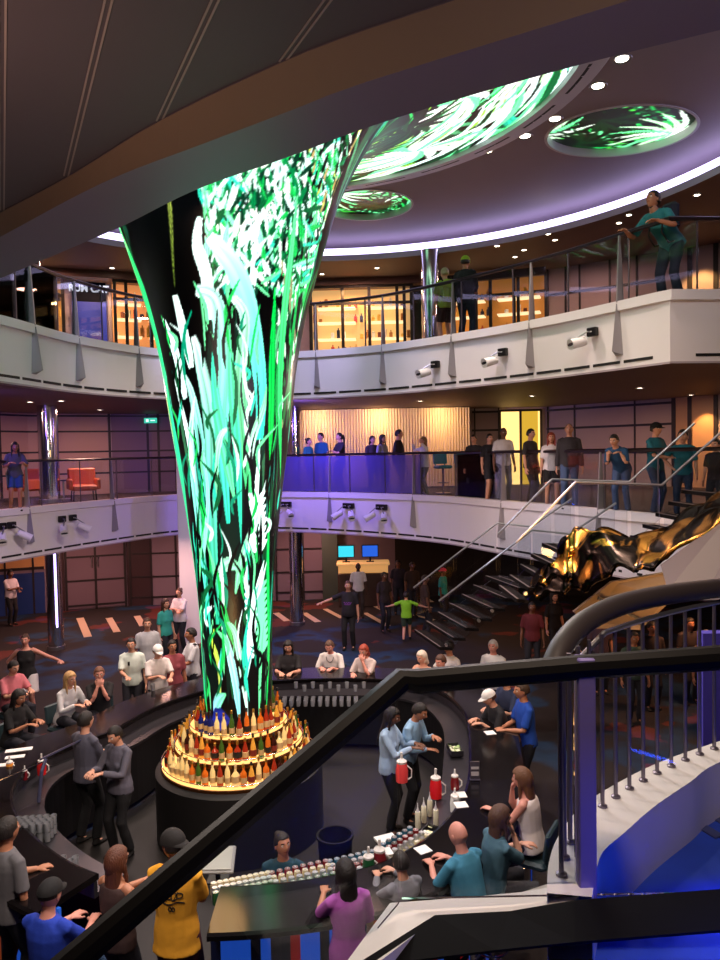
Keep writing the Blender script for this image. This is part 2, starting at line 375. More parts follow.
# hot white upper foliage
for i in range(1500):
    x = 226+rs.rand()*130; y = 160+rs.rand()*150
    if (x-318)**2+(y-170)**2 < 120 or x > 372-(y-120)*.36: continue
    L = 5+rs.rand()*18; sl = rs.randn()*.5+.25
    c = [BW, BW, LG, TE, GR, (235, 255, 250), DG, (4, 50, 30), (150, 255, 200), (0, 120, 60), (250, 255, 240)][rs.randint(11)]
    bl([(x, y), (x+sl*L*.5, y-L*.5), (x+sl*L, y-L)], 1+rs.rand()*3.4, c, taper=(.3, .1), seed=i+50)
for i in range(260):
    x = 320+rs.rand()*70; y = 110+rs.rand()*120; L = 5+rs.rand()*12
    if abs(x-(390-(y-110)*.42)) > 40: continue
    bl([(x, y), (x+L*.35, y-L)], 1+rs.rand()*2.2, [BLK, (250, 255, 235), YG, BLK, GR, (180, 150, 90)][rs.randint(6)], seed=i+500)
for i in range(90):
    x = 300+rs.rand()*20-(rs.rand()*10); y = 230+rs.rand()*200
    bl([(x-(y-230)*.08, y), (x-(y-240)*.08, y-8-rs.rand()*14)], 1.5+rs.rand()*2.5, [(220, 240, 225), DG, BLK, GR, (150, 140, 100)][rs.randint(5)], seed=i+800)
# big blades of the middle
bl([(226, 330), (224, 292), (218, 268), (222, 246)], 11, BW, BW, tex=.1, taper=(.3, .3))
bl([(268, 440), (270, 390), (264, 330), (252, 290), (236, 268), (230, 262)], 17, TE, (240, 255, 252), tex=.15, taper=(.6, .4))
bl([(204, 372), (198, 340), (192, 308)], 9, BW, tex=.1, taper=(.6, .5)); bl([(196, 400), (188, 360), (176, 326)], 9, (200, 250, 235), BW, tex=.12, taper=(.6, .4))
bl([(222, 560), (214, 470), (204, 400), (192, 372)], 9, TE, BW, seed=9); bl([(214, 640), (206, 540), (200, 450), (206, 400)], 10, TE, BW, seed=11)
bl([(222, 620), (219, 520), (222, 430), (214, 370), (208, 345)], 13, (30, 190, 140), BW, seed=12, taper=(.4, .3))
bl([(236, 520), (232, 440), (236, 370), (232, 316), (214, 305)], 14, TE, BW, seed=13, taper=(.3, .4)); bl([(262, 560), (256, 470), (252, 390), (258, 330), (246, 310)], 10, GR, BW, seed=14, taper=(.3, .3))
bl([(248, 540), (247, 450), (243, 380), (247, 320)], 8, TE, LG, seed=15); bl([(243, 500), (230, 420), (226, 360)], 9, LG, TE, seed=16)
bl([(283, 480), (285, 420), (290, 340), (300, 270), (308, 220)], 8, GR, LG, seed=17); bl([(276, 460), (280, 380), (286, 300)], 7, (0, 200, 70), seed=18); bl([(290, 420), (296, 350), (308, 280)], 5, DG, (10, 210, 90), seed=19)
bl([(224, 500), (226, 460), (232, 436), (240, 430)], 5, LG, BW, seed=20); bl([(258, 470), (262, 440), (272, 410), (275, 390)], 6, BW, LG, seed=21)
bl([(240, 600), (248, 560), (262, 520), (272, 480)], 7, LG, BW, seed=22); bl([(252, 560), (262, 500), (268, 440)], 5, BW, seed=23, tex=.1)
for k in range(8): bl([(262, 500+k*7), (256, 492+k*7)], 3, BW, tex=0); bl([(264, 500+k*7), (271, 490+k*7)], 3, BW, tex=0)
bl([(232, 580), (226, 570), (234, 560), (246, 566), (252, 590)], 5, BW, LG, seed=24); bl([(238, 640), (228, 600), (222, 560)], 4, GR, seed=25)
bl([(250, 680), (256, 630), (262, 590), (268, 560)], 8, (200, 255, 240), BW, seed=26, tex=.2)
for k in range(10): bl([(259, 590+k*7), (250, 584+k*7)], 2.6, BW, tex=0); bl([(260, 590+k*7), (270, 580+k*7)], 2.6, LG, tex=0)
bl([(244, 720), (240, 680), (232, 640), (226, 622)], 6, (120, 220, 230), BW, seed=27); bl([(252, 715), (247, 670), (240, 630), (232, 618)], 5, BW, LG, seed=28)
bl([(224, 700), (222, 660), (216, 640), (218, 625)], 3.5, YG, (200, 240, 60), seed=29); bl([(208, 715), (202, 660), (203, 610)], 5, GR, TE, seed=30)
bl([(268, 712), (270, 640), (271, 560), (274, 500)], 5, GR, (0, 230, 90), seed=31); bl([(262, 715), (264, 660), (267, 620)], 3, LG, seed=32)
bl([(216, 712), (220, 700), (230, 690)], 6, (150, 200, 250), LG, seed=33); bl([(214, 718), (234, 716)], 8, (20, 30, 120), seed=34)
bl([(208, 560), (216, 500), (212, 440)], 4, (150, 255, 220), seed=35); bl([(202, 480), (196, 430), (184, 380)], 5, (230, 255, 250), seed=36)
for i in range(140):
    y = 340+rs.rand()*360; z = CZ+(454-y)*9.75/FP; hw = rz_(z)*FP/9.95; x = 233+(rs.rand()*2-1)*hw*.9; L = 15+rs.rand()*45
    c = [TE, GR, LG, BLK, DG, BLK, (0, 140, 100), BW][rs.randint(8)]
    bl([(x, y), (x+rs.randn()*3, y-L*.5), (x+rs.randn()*6, y-L)], 1+rs.rand()*2.4, c, seed=i+1200)
# palm fronds that spread out over the ceiling part of the screen
for i in range(420):
    u0 = rs.rand()*CW; y0 = rs.rand()*200; L = 20+rs.rand()*60; sl = 1.1+.4*rs.randn()
    c = [BW, LG, GR, DG, (215, 250, 215), (150, 215, 60), (10, 50, 24), BW][rs.randint(8)]
    stroke(C, [(u0, y0), (u0+L*.5, y0-L*.35*sl), (u0+L, y0-L*.5*sl)], 2.5+rs.rand()*6, c, tex=.25, taper=(.3, .1), seed=i+77)
for (u0, v0, hot) in ((600, 120, 1), (668, 60, 1), (640, 150, 0), (560, 60, 1), (700, 130, 0), (540, 150, 0), (120, 90, 1), (200, 70, 0)):
    for j in range(22):
        a = -2.6+j*.24; c = [(245, 255, 245), LG, (200, 250, 190), (255, 250, 245)][j % 4] if hot else [(6, 26, 12), (10, 60, 26), (2, 12, 6)][j % 3]
        stroke(C, [(u0, v0), (u0+30*cos(a), v0+26*sin(a)), (u0+58*cos(a+.12), v0+40*sin(a+.2))], 5, c, tex=.2, taper=(.5, .1), seed=j+5)
def srgb2lin(A): A = np.clip(A, 0, 1); return np.where(A <= .04045, A/12.92, ((A+.055)/1.055)**2.4)
NU, NV = 620, 640
prof = []
for j in range(NV):
    s = LL[-1]*j/(NV-1); i = max(0, min(len(LL)-2, int(np.searchsorted(LL, s))-1)); t = (s-LL[i])/(LL[i+1]-LL[i]); prof.append(pc[i].lerp(pc[i+1], t))
pr = np.array([(p.x, p.y) for p in prof])
aa = np.linspace(0, 2*pi, NU, endpoint=False)
V = np.zeros((NV, NU, 3)); V[:, :, 0] = FX+pr[:, 0:1]*np.sin(aa)[None]; V[:, :, 1] = FY-pr[:, 0:1]*np.cos(aa)[None]; V[:, :, 2] = pr[:, 1:2]
V[:, :, 2] = np.minimum(V[:, :, 2], 10.275)
idx = np.arange(NV*NU).reshape(NV, NU); nx_ = np.roll(idx, -1, 1)
F = np.stack([idx[:-1], nx_[:-1], nx_[1:], idx[1:]], -1).reshape(-1, 4)
me = bpy.data.meshes.new('screen'); me.vertices.add(NV*NU); me.vertices.foreach_set('co', V.ravel())
me.loops.add(len(F)*4); me.loops.foreach_set('vertex_index', F.ravel()); me.polygons.add(len(F)); me.polygons.foreach_set('loop_start', np.arange(len(F))*4)
me.update(calc_edges=True); me.polygons.foreach_set('use_smooth', [True]*len(F))
vv, uu = np.meshgrid(np.linspace(0, 1, NV), aa, indexing='ij')
def bilin(C, X, Y):
    H, W, _ = C.shape; Y = np.clip(Y, 0, H-1.001); x0 = np.floor(X).astype(int); y0 = np.floor(Y).astype(int); fx = (X-x0)[..., None]; fy = (Y-y0)[..., None]
    return C[y0, x0 % W]*(1-fx)*(1-fy)+C[y0, (x0+1) % W]*fx*(1-fy)+C[y0+1, x0 % W]*(1-fx)*fy+C[y0+1, (x0+1) % W]*fx*fy
col = srgb2lin(bilin(C, (uu/(2*pi)*CW+CW/2), CH*(1-vv)))
at = me.color_attributes.new('screen', 'FLOAT_COLOR', 'POINT'); ca = np.ones((NV*NU, 4), np.float32); ca[:, :3] = col.reshape(-1, 3); at.data.foreach_set('color', ca.ravel())
SCREEN = vcol_emit('led_screen', 2.3); me.materials.append(SCREEN)
fun = empty('screen_sculpture', (FX, FY, .9), 'tall trumpet shaped video column of glowing green jungle leaves rising from the bottle shelves', 'video column')
o = bpy.data.objects.new('screen', me); o.location = -Vector(fun.location); LINK.append(o); o.parent = fun
b = MB(); b.lathe((FX, FY, 0), [(.40, 1.3), (.5, 1.3), (.5, 1.43), (.455, 1.44)], 48); b.build('base_ring', BLACKM, fun, smooth='auto')
def discscreen(name, D, z, seed, label, n=120):
    C = canvas(200, 200); r = np.random.RandomState(seed)
    for i in range(150):
        x, y = r.rand()*200, r.rand()*200; L = 14+r.rand()*40; a = .5+r.rand()*.8
        stroke(C, [(x, y), (x+L*.6*cos(a), y-L*.6*sin(a)), (x+L*cos(a-.3), y-L*sin(a-.3))], 2+r.rand()*5, [DG, GR, (10, 60, 20), (60, 200, 60), (4, 30, 12), LG][r.randint(6)], taper=(.4, .1), seed=i+1)
    for (cx, cy, rr, q0, hot) in (((70, 120, 95, 0, 0), (185, 60, 90, 1.8, 1), (60, 30, 60, .4, 0)) if seed == 1 else ((30, 150, 120, 0, 1), (170, 180, 80, 2, 0), (120, 60, 60, 0, 0))):
        for i in range(20):
            a = q0+i/20*6.28+r.rand()*.1; c = [(235, 252, 235), LG, (200, 245, 200)][r.randint(3)] if hot else [(3, 14, 6), (4, 40, 14), (2, 8, 4)][r.randint(3)]
            stroke(C, [(cx, cy), (cx+rr*.5*cos(a), cy+rr*.5*sin(a)), (cx+rr*cos(a+.25), cy+rr*sin(a+.25))], 8, c, taper=(.5, .1), seed=i+90)
    b = MB(); K = n; vs = [(D[0], D[1], z)]; R_ = 40
    for j in range(1, R_+1):
        for i in range(K): a = 2*pi*i/K; vs.append((D[0]+D[2]*j/R_*cos(a), D[1]+D[3]*j/R_*sin(a), z))
    fs = [(0, 1+(i+1) % K, 1+i) for i in range(K)]+[(1+j*K+i, 1+j*K+(i+1) % K, 1+(j+1)*K+(i+1) % K, 1+(j+1)*K+i) for j in range(R_-1) for i in range(K)]
    e = empty(name, (D[0], D[1], z), label, 'ceiling screen', 'round ceiling screens')
    b.add(vs, fs); o = b.build('screen', SCREEN, e); X = np.array(vs)
    cc = srgb2lin(bilin(C, (X[:, 0]-D[0])/D[2]*98+100, 100-(X[:, 1]-D[1])/D[3]*98))
    at = o.data.color_attributes.new('screen', 'FLOAT_COLOR', 'POINT'); c4 = np.ones((len(vs), 4), np.float32); c4[:, :3] = cc; at.data.foreach_set('color', c4.ravel())
    b = MB(); b.lathe((D[0], D[1], 0), [(.985*D[2], z), (.99*D[2], 10.285), (1.03*D[2], 10.285), (1.03*D[2], 10.3)], 72, cap=False, sx=1, sy=D[3]/D[2]); b.build('rim', COPING, e, smooth='auto')
discscreen('ceiling_screen', D1, 10.42, 1, 'larger oval ceiling screen showing a dark palm crown, right of the big flare')
discscreen('ceiling_screen', D2, 10.42, 2, 'smaller round ceiling screen of green leaves beside the video column flare')
# downlights
DL = emis('downlight_glow', (255, 240, 215), 14)
def downlight(p, r=.075, group='recessed ceiling downlights', label=None, z=None, normal_down=True):
    e = empty('downlight', p, label or 'small round recessed downlight', 'downlight', group)
    b = MB(); b.lathe(p, [(r, 0), (r*1.5, -.012), (r*1.6, .0)], 16, cap=False); tr_ = b.build('trim_ring', STEEL, e, smooth='auto')
    b = MB(); b.lathe(p, [(.0, -.004), (r, -.004), (r, .0)], 16); b.build('lens', DL, tr_); return e
names = ['downlight nearest the dark foreground soffit', 'second downlight from the soffit along the screen rim', 'downlight just left of the oval ceiling screen', 'fourth downlight of the arc around the rim', 'fifth downlight of the arc around the rim', 'sixth downlight of the arc around the rim', 'last downlight of the arc, above the small round screen']
for (x, y), nm in zip([(622, 59), (598, 86), (555, 119), (525, 136), (487, 151), (451, 164), (416, 173)], names):
    downlight(atz(x, y, 10.295), .085, 'downlights around the big ceiling screen', nm)
for (x, y) in [(547, 222), (548, 234), (555, 240), (515, 257), (524, 250), (629, 215), (619, 223), (697, 195), (497, 246), (112, 268), (377, 268), (322, 274), (300, 277)]:
    downlight(atz(x, y, 9.795), .05, 'downlights of the outer upper ceiling', 'tiny bright downlight in the dark outer ceiling of the upper level')
for (x, y) in [(30, 402), (61, 401), (532, 396), (691, 395), (100, 410), (420, 401), (640, 388)]:
    downlight(atz(x, y, 6.495), .07, 'downlights over the middle level', 'small warm downlight under the upper balcony above the middle level')
# ------------------------------------------------------------------ chrome columns
def column(x, y, z0, z1, label, r=.2):
    e = empty('column', (x, y, z0), label, 'column', 'chrome columns')
    b = MB(); b.lathe((x, y, 0), [(r, z0), (r, z1)], 40); b.build('shaft', CHROME, e, smooth='auto')
    b = MB(); b.lathe((x, y, 0), [(r+.03, z0), (r+.03, z0+.09), (r, z0+.1)], 40); b.build('base_collar', STEEL, e, smooth='auto')
    return e
column(-1.95, 21.9, 0, 3.0, 'chrome column on the ground floor right of the video column'); column(-8.2, 19.6, 0, 3.0, 'dark reflective column on the ground floor by the double doors')
column(-1.95, 22.6, 3.9, 6.5, 'chrome column on the middle level right of the video column'); column(-8.35, 19.9, 3.9, 6.5, 'shiny chrome column beside the orange armchairs', .26)
column(1.75, 17.6, 7.2, 9.8, 'chrome column on the upper level beside the person in a green cap', .22); column(-7.4, 16.9, 7.2, 9.8, 'chrome column at the far end of the upper level', .24)
b = MB(); b.box((-8.03, 19.3, 1.62), (.035, .035, 1.95)); tag(b.build('light_tube', emis('violet_tube', (190, 170, 255), 5)), 'thin vertical violet light line on the dark ground floor column', 'light tube')
# ------------------------------------------------------------------ near soffit over the camera (underside of the deck above the stairs)
SE = [atz(x, y, 7.3) for x, y in [(90, 240), (125, 225), (195, 190), (280, 160), (360, 130), (455, 100), (560, 70), (630, 52), (720, 30)]]
SB = [atz(x, y, 7.3) for x, y in [(0, 237), (100, 184), (200, 145), (300, 107), (360, 84), (630, 0)]]
ST = [atz(x, y, 7.42) for x, y in [(0, 213), (68, 177), (158, 122), (283, 62), (360, 32), (455, 0)]]
def ext(p, a, c): return [p[0]+(p[0]-p[1]).normalized()*a]+p+[p[-1]+(p[-1]-p[-2]).normalized()*c]
E2 = resample(catmull([Vector((v.x, v.y, 0)) for v in ext(SE, 3.2, 4)], 6), .15); B2 = resample(catmull([Vector((v.x, v.y, 0)) for v in ext(SB, 2.6, 5)], 6), .15); T2 = resample(catmull([Vector((v.x, v.y, 0)) for v in ext(ST, 2.6, 6)], 6), .15)
def nrs(pth, n=60): L = resample(pth, .02); return [L[int(i*(len(L)-1)/(n-1))] for i in range(n)]
E2, B2, T2 = nrs(E2), nrs(B2), nrs(T2)
SOFF = mat('soffit_panel_grey', (82, 76, 90), .6, noise=.06, nscale=2); SOFO = mat('soffit_band_tan', (124, 108, 96), .6, noise=.05, nscale=3); SOFP = mat('soffit_edge_lilac', (118, 108, 140), .5)
b = MB(); N = 60
b.k = 2; b.add([(p.x, p.y, 7.3) for p in B2]+[(p.x, p.y, 7.3) for p in E2], [(i, i+1, N+i+1, N+i) for i in range(N-1)])
b.add([(p.x, p.y, 7.3) for p in E2]+[(p.x, p.y, 8.4) for p in E2], [(i, i+1, N+i+1, N+i) for i in range(N-1)])
b.k = 1; b.add([(p.x, p.y, 7.42) for p in T2]+[(p.x, p.y, 7.3) for p in B2], [(i, i+1, N+i+1, N+i) for i in range(N-1)])
b.k = 0
d = Vector((-.75, -.66)).normalized()
b.add([(p.x, p.y, 7.43) for p in T2]+[(p.x+d.x*9, p.y+d.y*9, 7.43) for p in T2], [(i, i+1, N+i+1, N+i) for i in range(N-1)])
b.add([(p.x, p.y, 7.42) for p in T2]+[(p.x, p.y, 7.43) for p in T2], [(i, i+1, N+i+1, N+i) for i in range(N-1)])
b.k = 3
for (x1, y1, x2, y2) in [(66, 176, 110, -6), (159, 121, 218, -6), (282, 62, 332, -6), (2, 210, 2, 0)]:
    a = atz(x1, y1, 7.428); c = atz(x2, y2, 7.428); c = a+(c-a)*1.6; dd = (c-a).normalized(); n = Vector((-dd.y, dd.x, 0))*.012
    for s in (-1.4, 1.4): b.prism([a+n*(s-.5), c+n*(s-.5), c+n*(s+.5), a+n*(s+.5)], (0, 0, -.004))
struct(b.build('ceiling_near_soffit', [SOFF, SOFO, SOFP, mat('soffit_seam', (150, 140, 145), .5)]))
# ------------------------------------------------------------------ walls of the three levels
def proj(p):
    v = Vector(p)-CP; f = v.dot(FWD); return 360+FP*v.dot(RGT)/f, 480-FP*v.dot(UPV)/f
def hit(poly, px, z):
    "point of a plan polyline seen in the direction px at height z"
    best = None
    for a, c in zip(poly, poly[1:]):
        fa = proj((a[0], a[1], z))[0]-px; fc = proj((c[0], c[1], z))[0]-px
        if a[1] > 1 and c[1] > 1 and fa*fc <= 0 and fa != fc:
            lo, hi = 0., 1.
            for _ in range(30):
                t = (lo+hi)/2; x = a[0]+(c[0]-a[0])*t; y = a[1]+(c[1]-a[1])*t
                if (proj((x, y, z))[0]-px)*fa > 0: lo = t
                else: hi = t
            d = Vector((c[0]-a[0], c[1]-a[1])).normalized(); q = (x, y, d)
            if best is None or q[1] < best[1]: best = q
    return best
def wallpoly(name, poly, z0, z1, m, t=.15):
    b = MB(); b.sweep([Vector(p) for p in poly], [(0, z0), (0, z1), (t, z1), (t, z0)]); return struct(b.build(name, m))
def slab(b, poly, px1, px2, z0, z1, out=.03, t=.03, zm=None):
    zm = zm or (z0+z1)/2
    if px2-px1 > 14:
        k = int((px2-px1)/9)+1
        for i in range(k): slab(b, poly, px1+(px2-px1)*i/k, px1+(px2-px1)*(i+1)/k, z0, z1, out, t, zm)
        return
    h1 = hit(poly, px1, zm); h2 = hit(poly, px2, zm)
    if not h1 or not h2: return None
    a = Vector((h1[0], h1[1], z0)); c = Vector((h2[0], h2[1], z0)); d = (c-a).normalized(); n = Vector((d.y, -d.x, 0))
    b.prism([a+n*out, c+n*out, c+n*(out-t), a+n*(out-t)], (0, 0, z1-z0)); return a, c, d, n
WU = [(-15, 12), (-11.5, 16.4), (-9, 18.7), (-4.5, 20.3), (-1.6, 20.9), (1.5, 20.8), (4.4, 20.1), (8.2, 17.6), (11.5, 15.2), (15, 13.5)]
WM = [(-16, 14), (-12.5, 19.5), (-10.3, 23.2), (-7, 24.8), (-3, 25.2), (3.8, 25.2), (6.4, 25), (9.2, 21.8), (10.9, 19.2), (13, 16)]
WG = [(-18, 17), (-14.5, 21), (-12.3, 23.6), (-10.1, 24.4), (-8.0, 25.1), (-2, 25.6), (4, 26), (10, 25), (16, 20)]
LILW = mat('wall_lilac_grey', (165, 150, 172), .6); GRID = mat('wall_seam_dark', (30, 22, 26), .5); WARMP = mat('wall_panel_warm', (190, 150, 118), .5)
wallpoly('wall_upper', WU, 7.2, 9.8, PANELW); wallpoly('wall_middle', WM, 3.9, 6.5, PANELW); wallpoly('wall_ground', WG, 0, 3.0, mat('ground_panel', (122, 104, 120), .55))
g = MB()
# seams: upper right
for z in (8.35, 9.1): slab(g, WU, 547, 660, z, z+.06)
for px in (548, 566, 580, 610, 637, 660): slab(g, WU, px-.9, px+.9, 7.2, 9.8)
for z in (8.5, ): slab(g, WU, 660, 760, z, z+.07)
for px in (676, 690, 716, 745): slab(g, WU, px-2.5, px+2.5, 7.2, 9.8)
# middle level
for z in (4.55, 5.25, 5.9, 6.4): slab(g, WM, -60, 176, z, z+.055)
for px in (-30, 0, 55, 110, 148, 159, 176): slab(g, WM, px-1.2, px+1.2, 3.9, 6.5)
for z in (4.9, 5.72, 6.34):
    slab(g, WM, 547, 672, z, z+.07); slab(g, WM, 472, 500, z, z+.07)
for px in (475, 499, 548, 575, 635): slab(g, WM, px-.7, px+.7, 3.9, 6.5)
for px in (674, 690, 716, 740): slab(g, WM, px-2, px+2, 3.9, 6.5)
# ground level
for z in (.25, .95, 1.75, 2.5): 
    slab(g, WG, 132, 200, z, z+.055); slab(g, WG, 276, 325, z, z+.055)
for z in (1.45, 2.2): slab(g, WG, -20, 44, z, z+.09)
for px in (130, 151, 176, 276, 303, 325, 331, 5, 33): slab(g, WG, px-1, px+1, 0, 3.)
struct(g.build('trim_4', GRID))
# darker lower wall panels, blue wall, warm niches
b = MB()
slab(b, WG, -20, 45, 0, 1.35, .02, .02); b.k = 1; slab(b, WG, -20, 44, 1.45, 2.9, .015, .02); b.k = 2; slab(b, WG, 48, 64, 0, 3.0, .05, .05); slab(b, WG, 127, 152, 0, 3.0, .012, .02)
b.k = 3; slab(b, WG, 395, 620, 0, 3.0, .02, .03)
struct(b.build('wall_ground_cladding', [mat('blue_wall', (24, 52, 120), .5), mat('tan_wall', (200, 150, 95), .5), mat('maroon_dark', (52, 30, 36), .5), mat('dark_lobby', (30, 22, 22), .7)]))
b = MB(); slab(b, WM, -60, 108, 3.9, 6.5, .012, .02); b.k = 1; slab(b, WM, 112, 176, 3.9, 6.5, .012, .02); b.k = 2; slab(b, WM, 676, 716, 3.9, 6.5, .012, .02)
struct(b.build('wall_middle_cladding', [mat('pink_beige_wall', (186, 150, 140), .5), mat('mauve_wall', (112, 88, 104), .5), WARMP]))
# double door on the ground floor
h1 = hit(WG, 66, 1.2); h2 = hit(WG, 125, 1.2)
e = empty('door_1', (h1[0], h1[1], 0), kind='structure')
b = MB()
for z in (.12, .95, 1.75, 2.62): slab(b, WG, 66, 125, z, z+.06, .07, .04)
for px in (66, 95.5, 125): slab(b, WG, px-1.2, px+1.2, 0, 2.68, .075, .05)
b.build('door_frame', GRID, e)
for a_, c_ in ((67, 95), (96, 124)):
    b = MB(); slab(b, WG, a_, c_, .05, 2.62, .05, .04); b.build('door_panel', mat('door_mauve', (112, 92, 106), .4), e); DP = [q for q in LINK if q.name.startswith('door_panel')]
for px in (92.5, 98.5):
    q = hit(WG, px, 1.2); b = MB(); x, y = q[0]+q[2].y*.1, q[1]-q[2].x*.1; b.tube([(x, y+.04, 1.75), (x, y-.04, 1.73), (x, y-.04, 1.45), (x, y+.04, 1.43)], .018, 6); b.build('door_handle', STEEL, DP[0 if px < 95 else 1])
# bright doorway on the middle level
b = MB(); s = slab(b, WM, 501, 541, 3.9, 6.42, .03, .02); b.k = 1
slab(b, WM, 520, 538, 3.9, 6.36, .05, .02); b.k = 2
for px in (500, 520.5, 541): slab(b, WM, px-1.2, px+1.2, 3.9, 6.42, .09, .05)
slab(b, WM, 500, 541, 6.36, 6.44, .09, .05); 
struct(b.build('door_2', [emis('lit_room', (255, 205, 120), 1.9), emis('lit_room_yellow', (235, 185, 60), .9), FRAMED]))
# curtain
cz = []
pth = []
n = 420
x0 = P(301, 430, 23.4).x; x1 = P(472, 430, 23.4).x
for i in range(n): t = i/(n-1); pth.append(Vector((x0+(x1-x0)*t, 23.7-.5*(2*t-1)**2*-.3+.045*sin(i*.9), 0)))
b = MB(); vs = [(p.x, p.y, z) for z in (3.95, 6.47) for p in pth]; b.add(vs, [(i, i+1, n+i+1, n+i) for i in range(n-1)])
tag(b.build('curtain', mat('curtain_cream', (222, 196, 158), .7), smooth=True), 'long pleated cream curtain lit from above behind the middle level balcony', 'curtain')
# exit sign
q = hit(WM, 153, 6.3); e = empty('exit_sign', (q[0], q[1]-.3, 6.27), 'small glowing green exit sign on the middle level wall', 'sign')
b = MB(); b.box((q[0], q[1]-.3, 6.27), (.42, .05, .17), bev=.008); b.build('housing', emis('exit_green', (60, 190, 165), 1.2), e)
b = MB(); b.box((q[0]-.1, q[1]-.33, 6.27), (.08, .01, .09)); b.box((q[0]+.08, q[1]-.33, 6.27), (.14, .01, .03)); b.build('symbol', emis('exit_white', (220, 255, 245), 1.5), e)
# upper shops --------------------------------------------------------
SHORT = {2: 'central upper shop window', 3: 'shop window left of the video column', 4: 'far left upper shop window', 5: 'amber upper shop window'}
def shop(px1, px2, name, label, muls, tz=9.3, rows=(7.75, 8.2, 8.65, 9.05), seed=1, glow=2.2, wallc=(225, 170, 95), mw=1.5):
    h1 = hit(WU, px1, 8.5); h2 = hit(WU, px2, 8.5); a = Vector((h1[0], h1[1], 7.2)); c = Vector((h2[0], h2[1], 7.2)); d = (c-a).normalized(); n = Vector((d.y, -d.x, 0))
    short = SHORT[seed]; e = empty(name, a, label, 'shop window'); r = random.Random(seed)
    b = MB(); b.prism([a+n*.03, c+n*.03, c+n*.01, a+n*.01], (0, 0, 2.45)); b.build('back_wall_panel', mat('shop_back_%d' % seed, wallc, .6, emit=wallc, es=glow*.22), e)
    b = MB()
    for px in muls:
        q = hit(WU, px, 8.5); v = Vector((q[0], q[1], 7.2)); w = mw*q[1]/FP; b.prism([v-d*w+n*.62, v+d*w+n*.62, v+d*w+n*.55, v-d*w+n*.55], (0, 0, 2.42))
    for z in (9.1, 9.55): b.prism([a+n*.62+Vector((0, 0, z-7.2)), c+n*.62+Vector((0, 0, z-7.2)), c+n*.55+Vector((0, 0, z-7.2)), a+n*.55+Vector((0, 0, z-7.2))], (0, 0, .07 if z < 9.5 else .2))
    b.build('window_frame', FRAMED, e)
    L = (c-a).length
    sh = MB(); k = max(2, int(L/1.1))
    for z in rows:
        for i in range(k):
            p = a+d*(L*(i+.12)/k); q = a+d*(L*(i+.88)/k); zz = Vector((0, 0, z-7.2)); sh.prism([p+n*.4+zz, q+n*.4+zz, q+n*.05+zz, p+n*.05+zz], (0, 0, .03))
    sh.build('shelf', mat('shelf_pale', (230, 215, 190), .4, emit=(255, 225, 170), es=1.2), e)
    cols = [(250, 240, 220), (210, 60, 50), (240, 190, 80), (120, 60, 40), (60, 60, 90), (250, 250, 250), (180, 120, 60)]
    for z in rows:
        for i in range(int(L/.16)):
            if r.random() < .45: continue
            p = a+d*(L*(i+.5)/int(L/.16))+n*.24; hh = .1+.16*r.random(); b = MB()
            b.box((0, 0, hh/2), (.09, .09, hh), bev=.01)
            if r.random() < .5: b.box((0, 0, hh+.03), (.03, .03, .06))
            cc = r.choice(cols); o = b.build('merchandise_box', mat('goods_%02x%02x%02x' % cc, cc, .5)); o.location = (p.x, p.y, z+.03)
            tag(o, 'small packaged item on the shelves of the '+short, 'merchandise', 'goods of the '+short)
    return e
shop(313, 411, 'shop_window', 'central lit shop window on the upper level with black mullions', [313, 344, 370, 397, 404, 411], seed=2, glow=3, wallc=(230, 185, 120))
shop(113, 176, 'shop_window', 'lit shop window just left of the video column, red and white goods', [115, 126, 150, 176], seed=3, glow=3, wallc=(225, 150, 90))
shop(-24, 62, 'shop_window', 'shop window at the far left edge of the upper level', [-2, 14, 30, 50, 62], seed=4, glow=1.5, wallc=(190, 140, 80))
shop(440, 548, 'shop_window', 'amber lit shop window behind the person in a green cap', [440, 458, 480, 494, 517, 521, 533, 548], seed=5, glow=1.6, wallc=(190, 125, 55))
b = MB(); slab(b, WU, 66, 112, 7.2, 9.8, .05, .05); slab(b, WU, 176, 312, 7.2, 9.8, .05, .05); b.k = 1; slab(b, WU, -80, 200, 9.62, 9.8, .7, .8); slab(b, WU, 250, 440, 9.62, 9.8, .7, .8); b.k = 2; slab(b, WU, 412, 440, 7.2, 9.7, .3, .3)
struct(b.build('wall_upper_cladding', [LILW, mat('shop_fascia', (120, 92, 84), .5), FRAMED]))
# sign and blue poster
h1 = hit(WU, 72, 9.2); h2 = hit(WU, 106, 9.2); a = Vector((h1[0], h1[1], 0)); c = Vector((h2[0], h2[1], 0)); d = (c-a).normalized(); n = Vector((d.y, -d.x, 0)); W_ = (c-a).length; mid = (a+c)/2+n*.1
ang = atan2(d.y, d.x)
e = empty('shop_sign', (mid.x, mid.y, 8.75), 'dark navy shop sign with white capital lettering on the upper level', 'sign')
zt_ = P(89, 282, mid.y).z; zb_ = P(89, 302, mid.y).z
b = MB(); b.box((mid.x, mid.y, (zt_+zb_)/2), (W_, .06, zt_-zb_), rz=ang); b.build('board', mat('navy_board', (6, 9, 30), .9, spec=.1), e)
fc = bpy.data.curves.new('t', 'FONT'); fc.body = 'RUM CAT'; fc.size = .245; fc.align_x = 'CENTER'; fc.align_y = 'CENTER'; fc.extrude = .006; fc.offset = .008
to = bpy.data.objects.new('t', fc); COL.objects.link(to); me = bpy.data.meshes.new_from_object(to.evaluated_get(bpy.context.evaluated_depsgraph_get())); bpy.data.objects.remove(to)
me.materials.clear(); me.materials.append(emis('sign_white', (225, 225, 240), 1.3)); t = bpy.data.objects.new('lettering', me)
pp = mid+n*.09; t.location = (pp.x-e.location.x, pp.y-e.location.y, zb_+(zt_-zb_)*.62-e.location.z); t.rotation_euler = (pi/2, 0, ang); t.scale = (.92, 1, 1); t.parent = e; LINK.append(t)
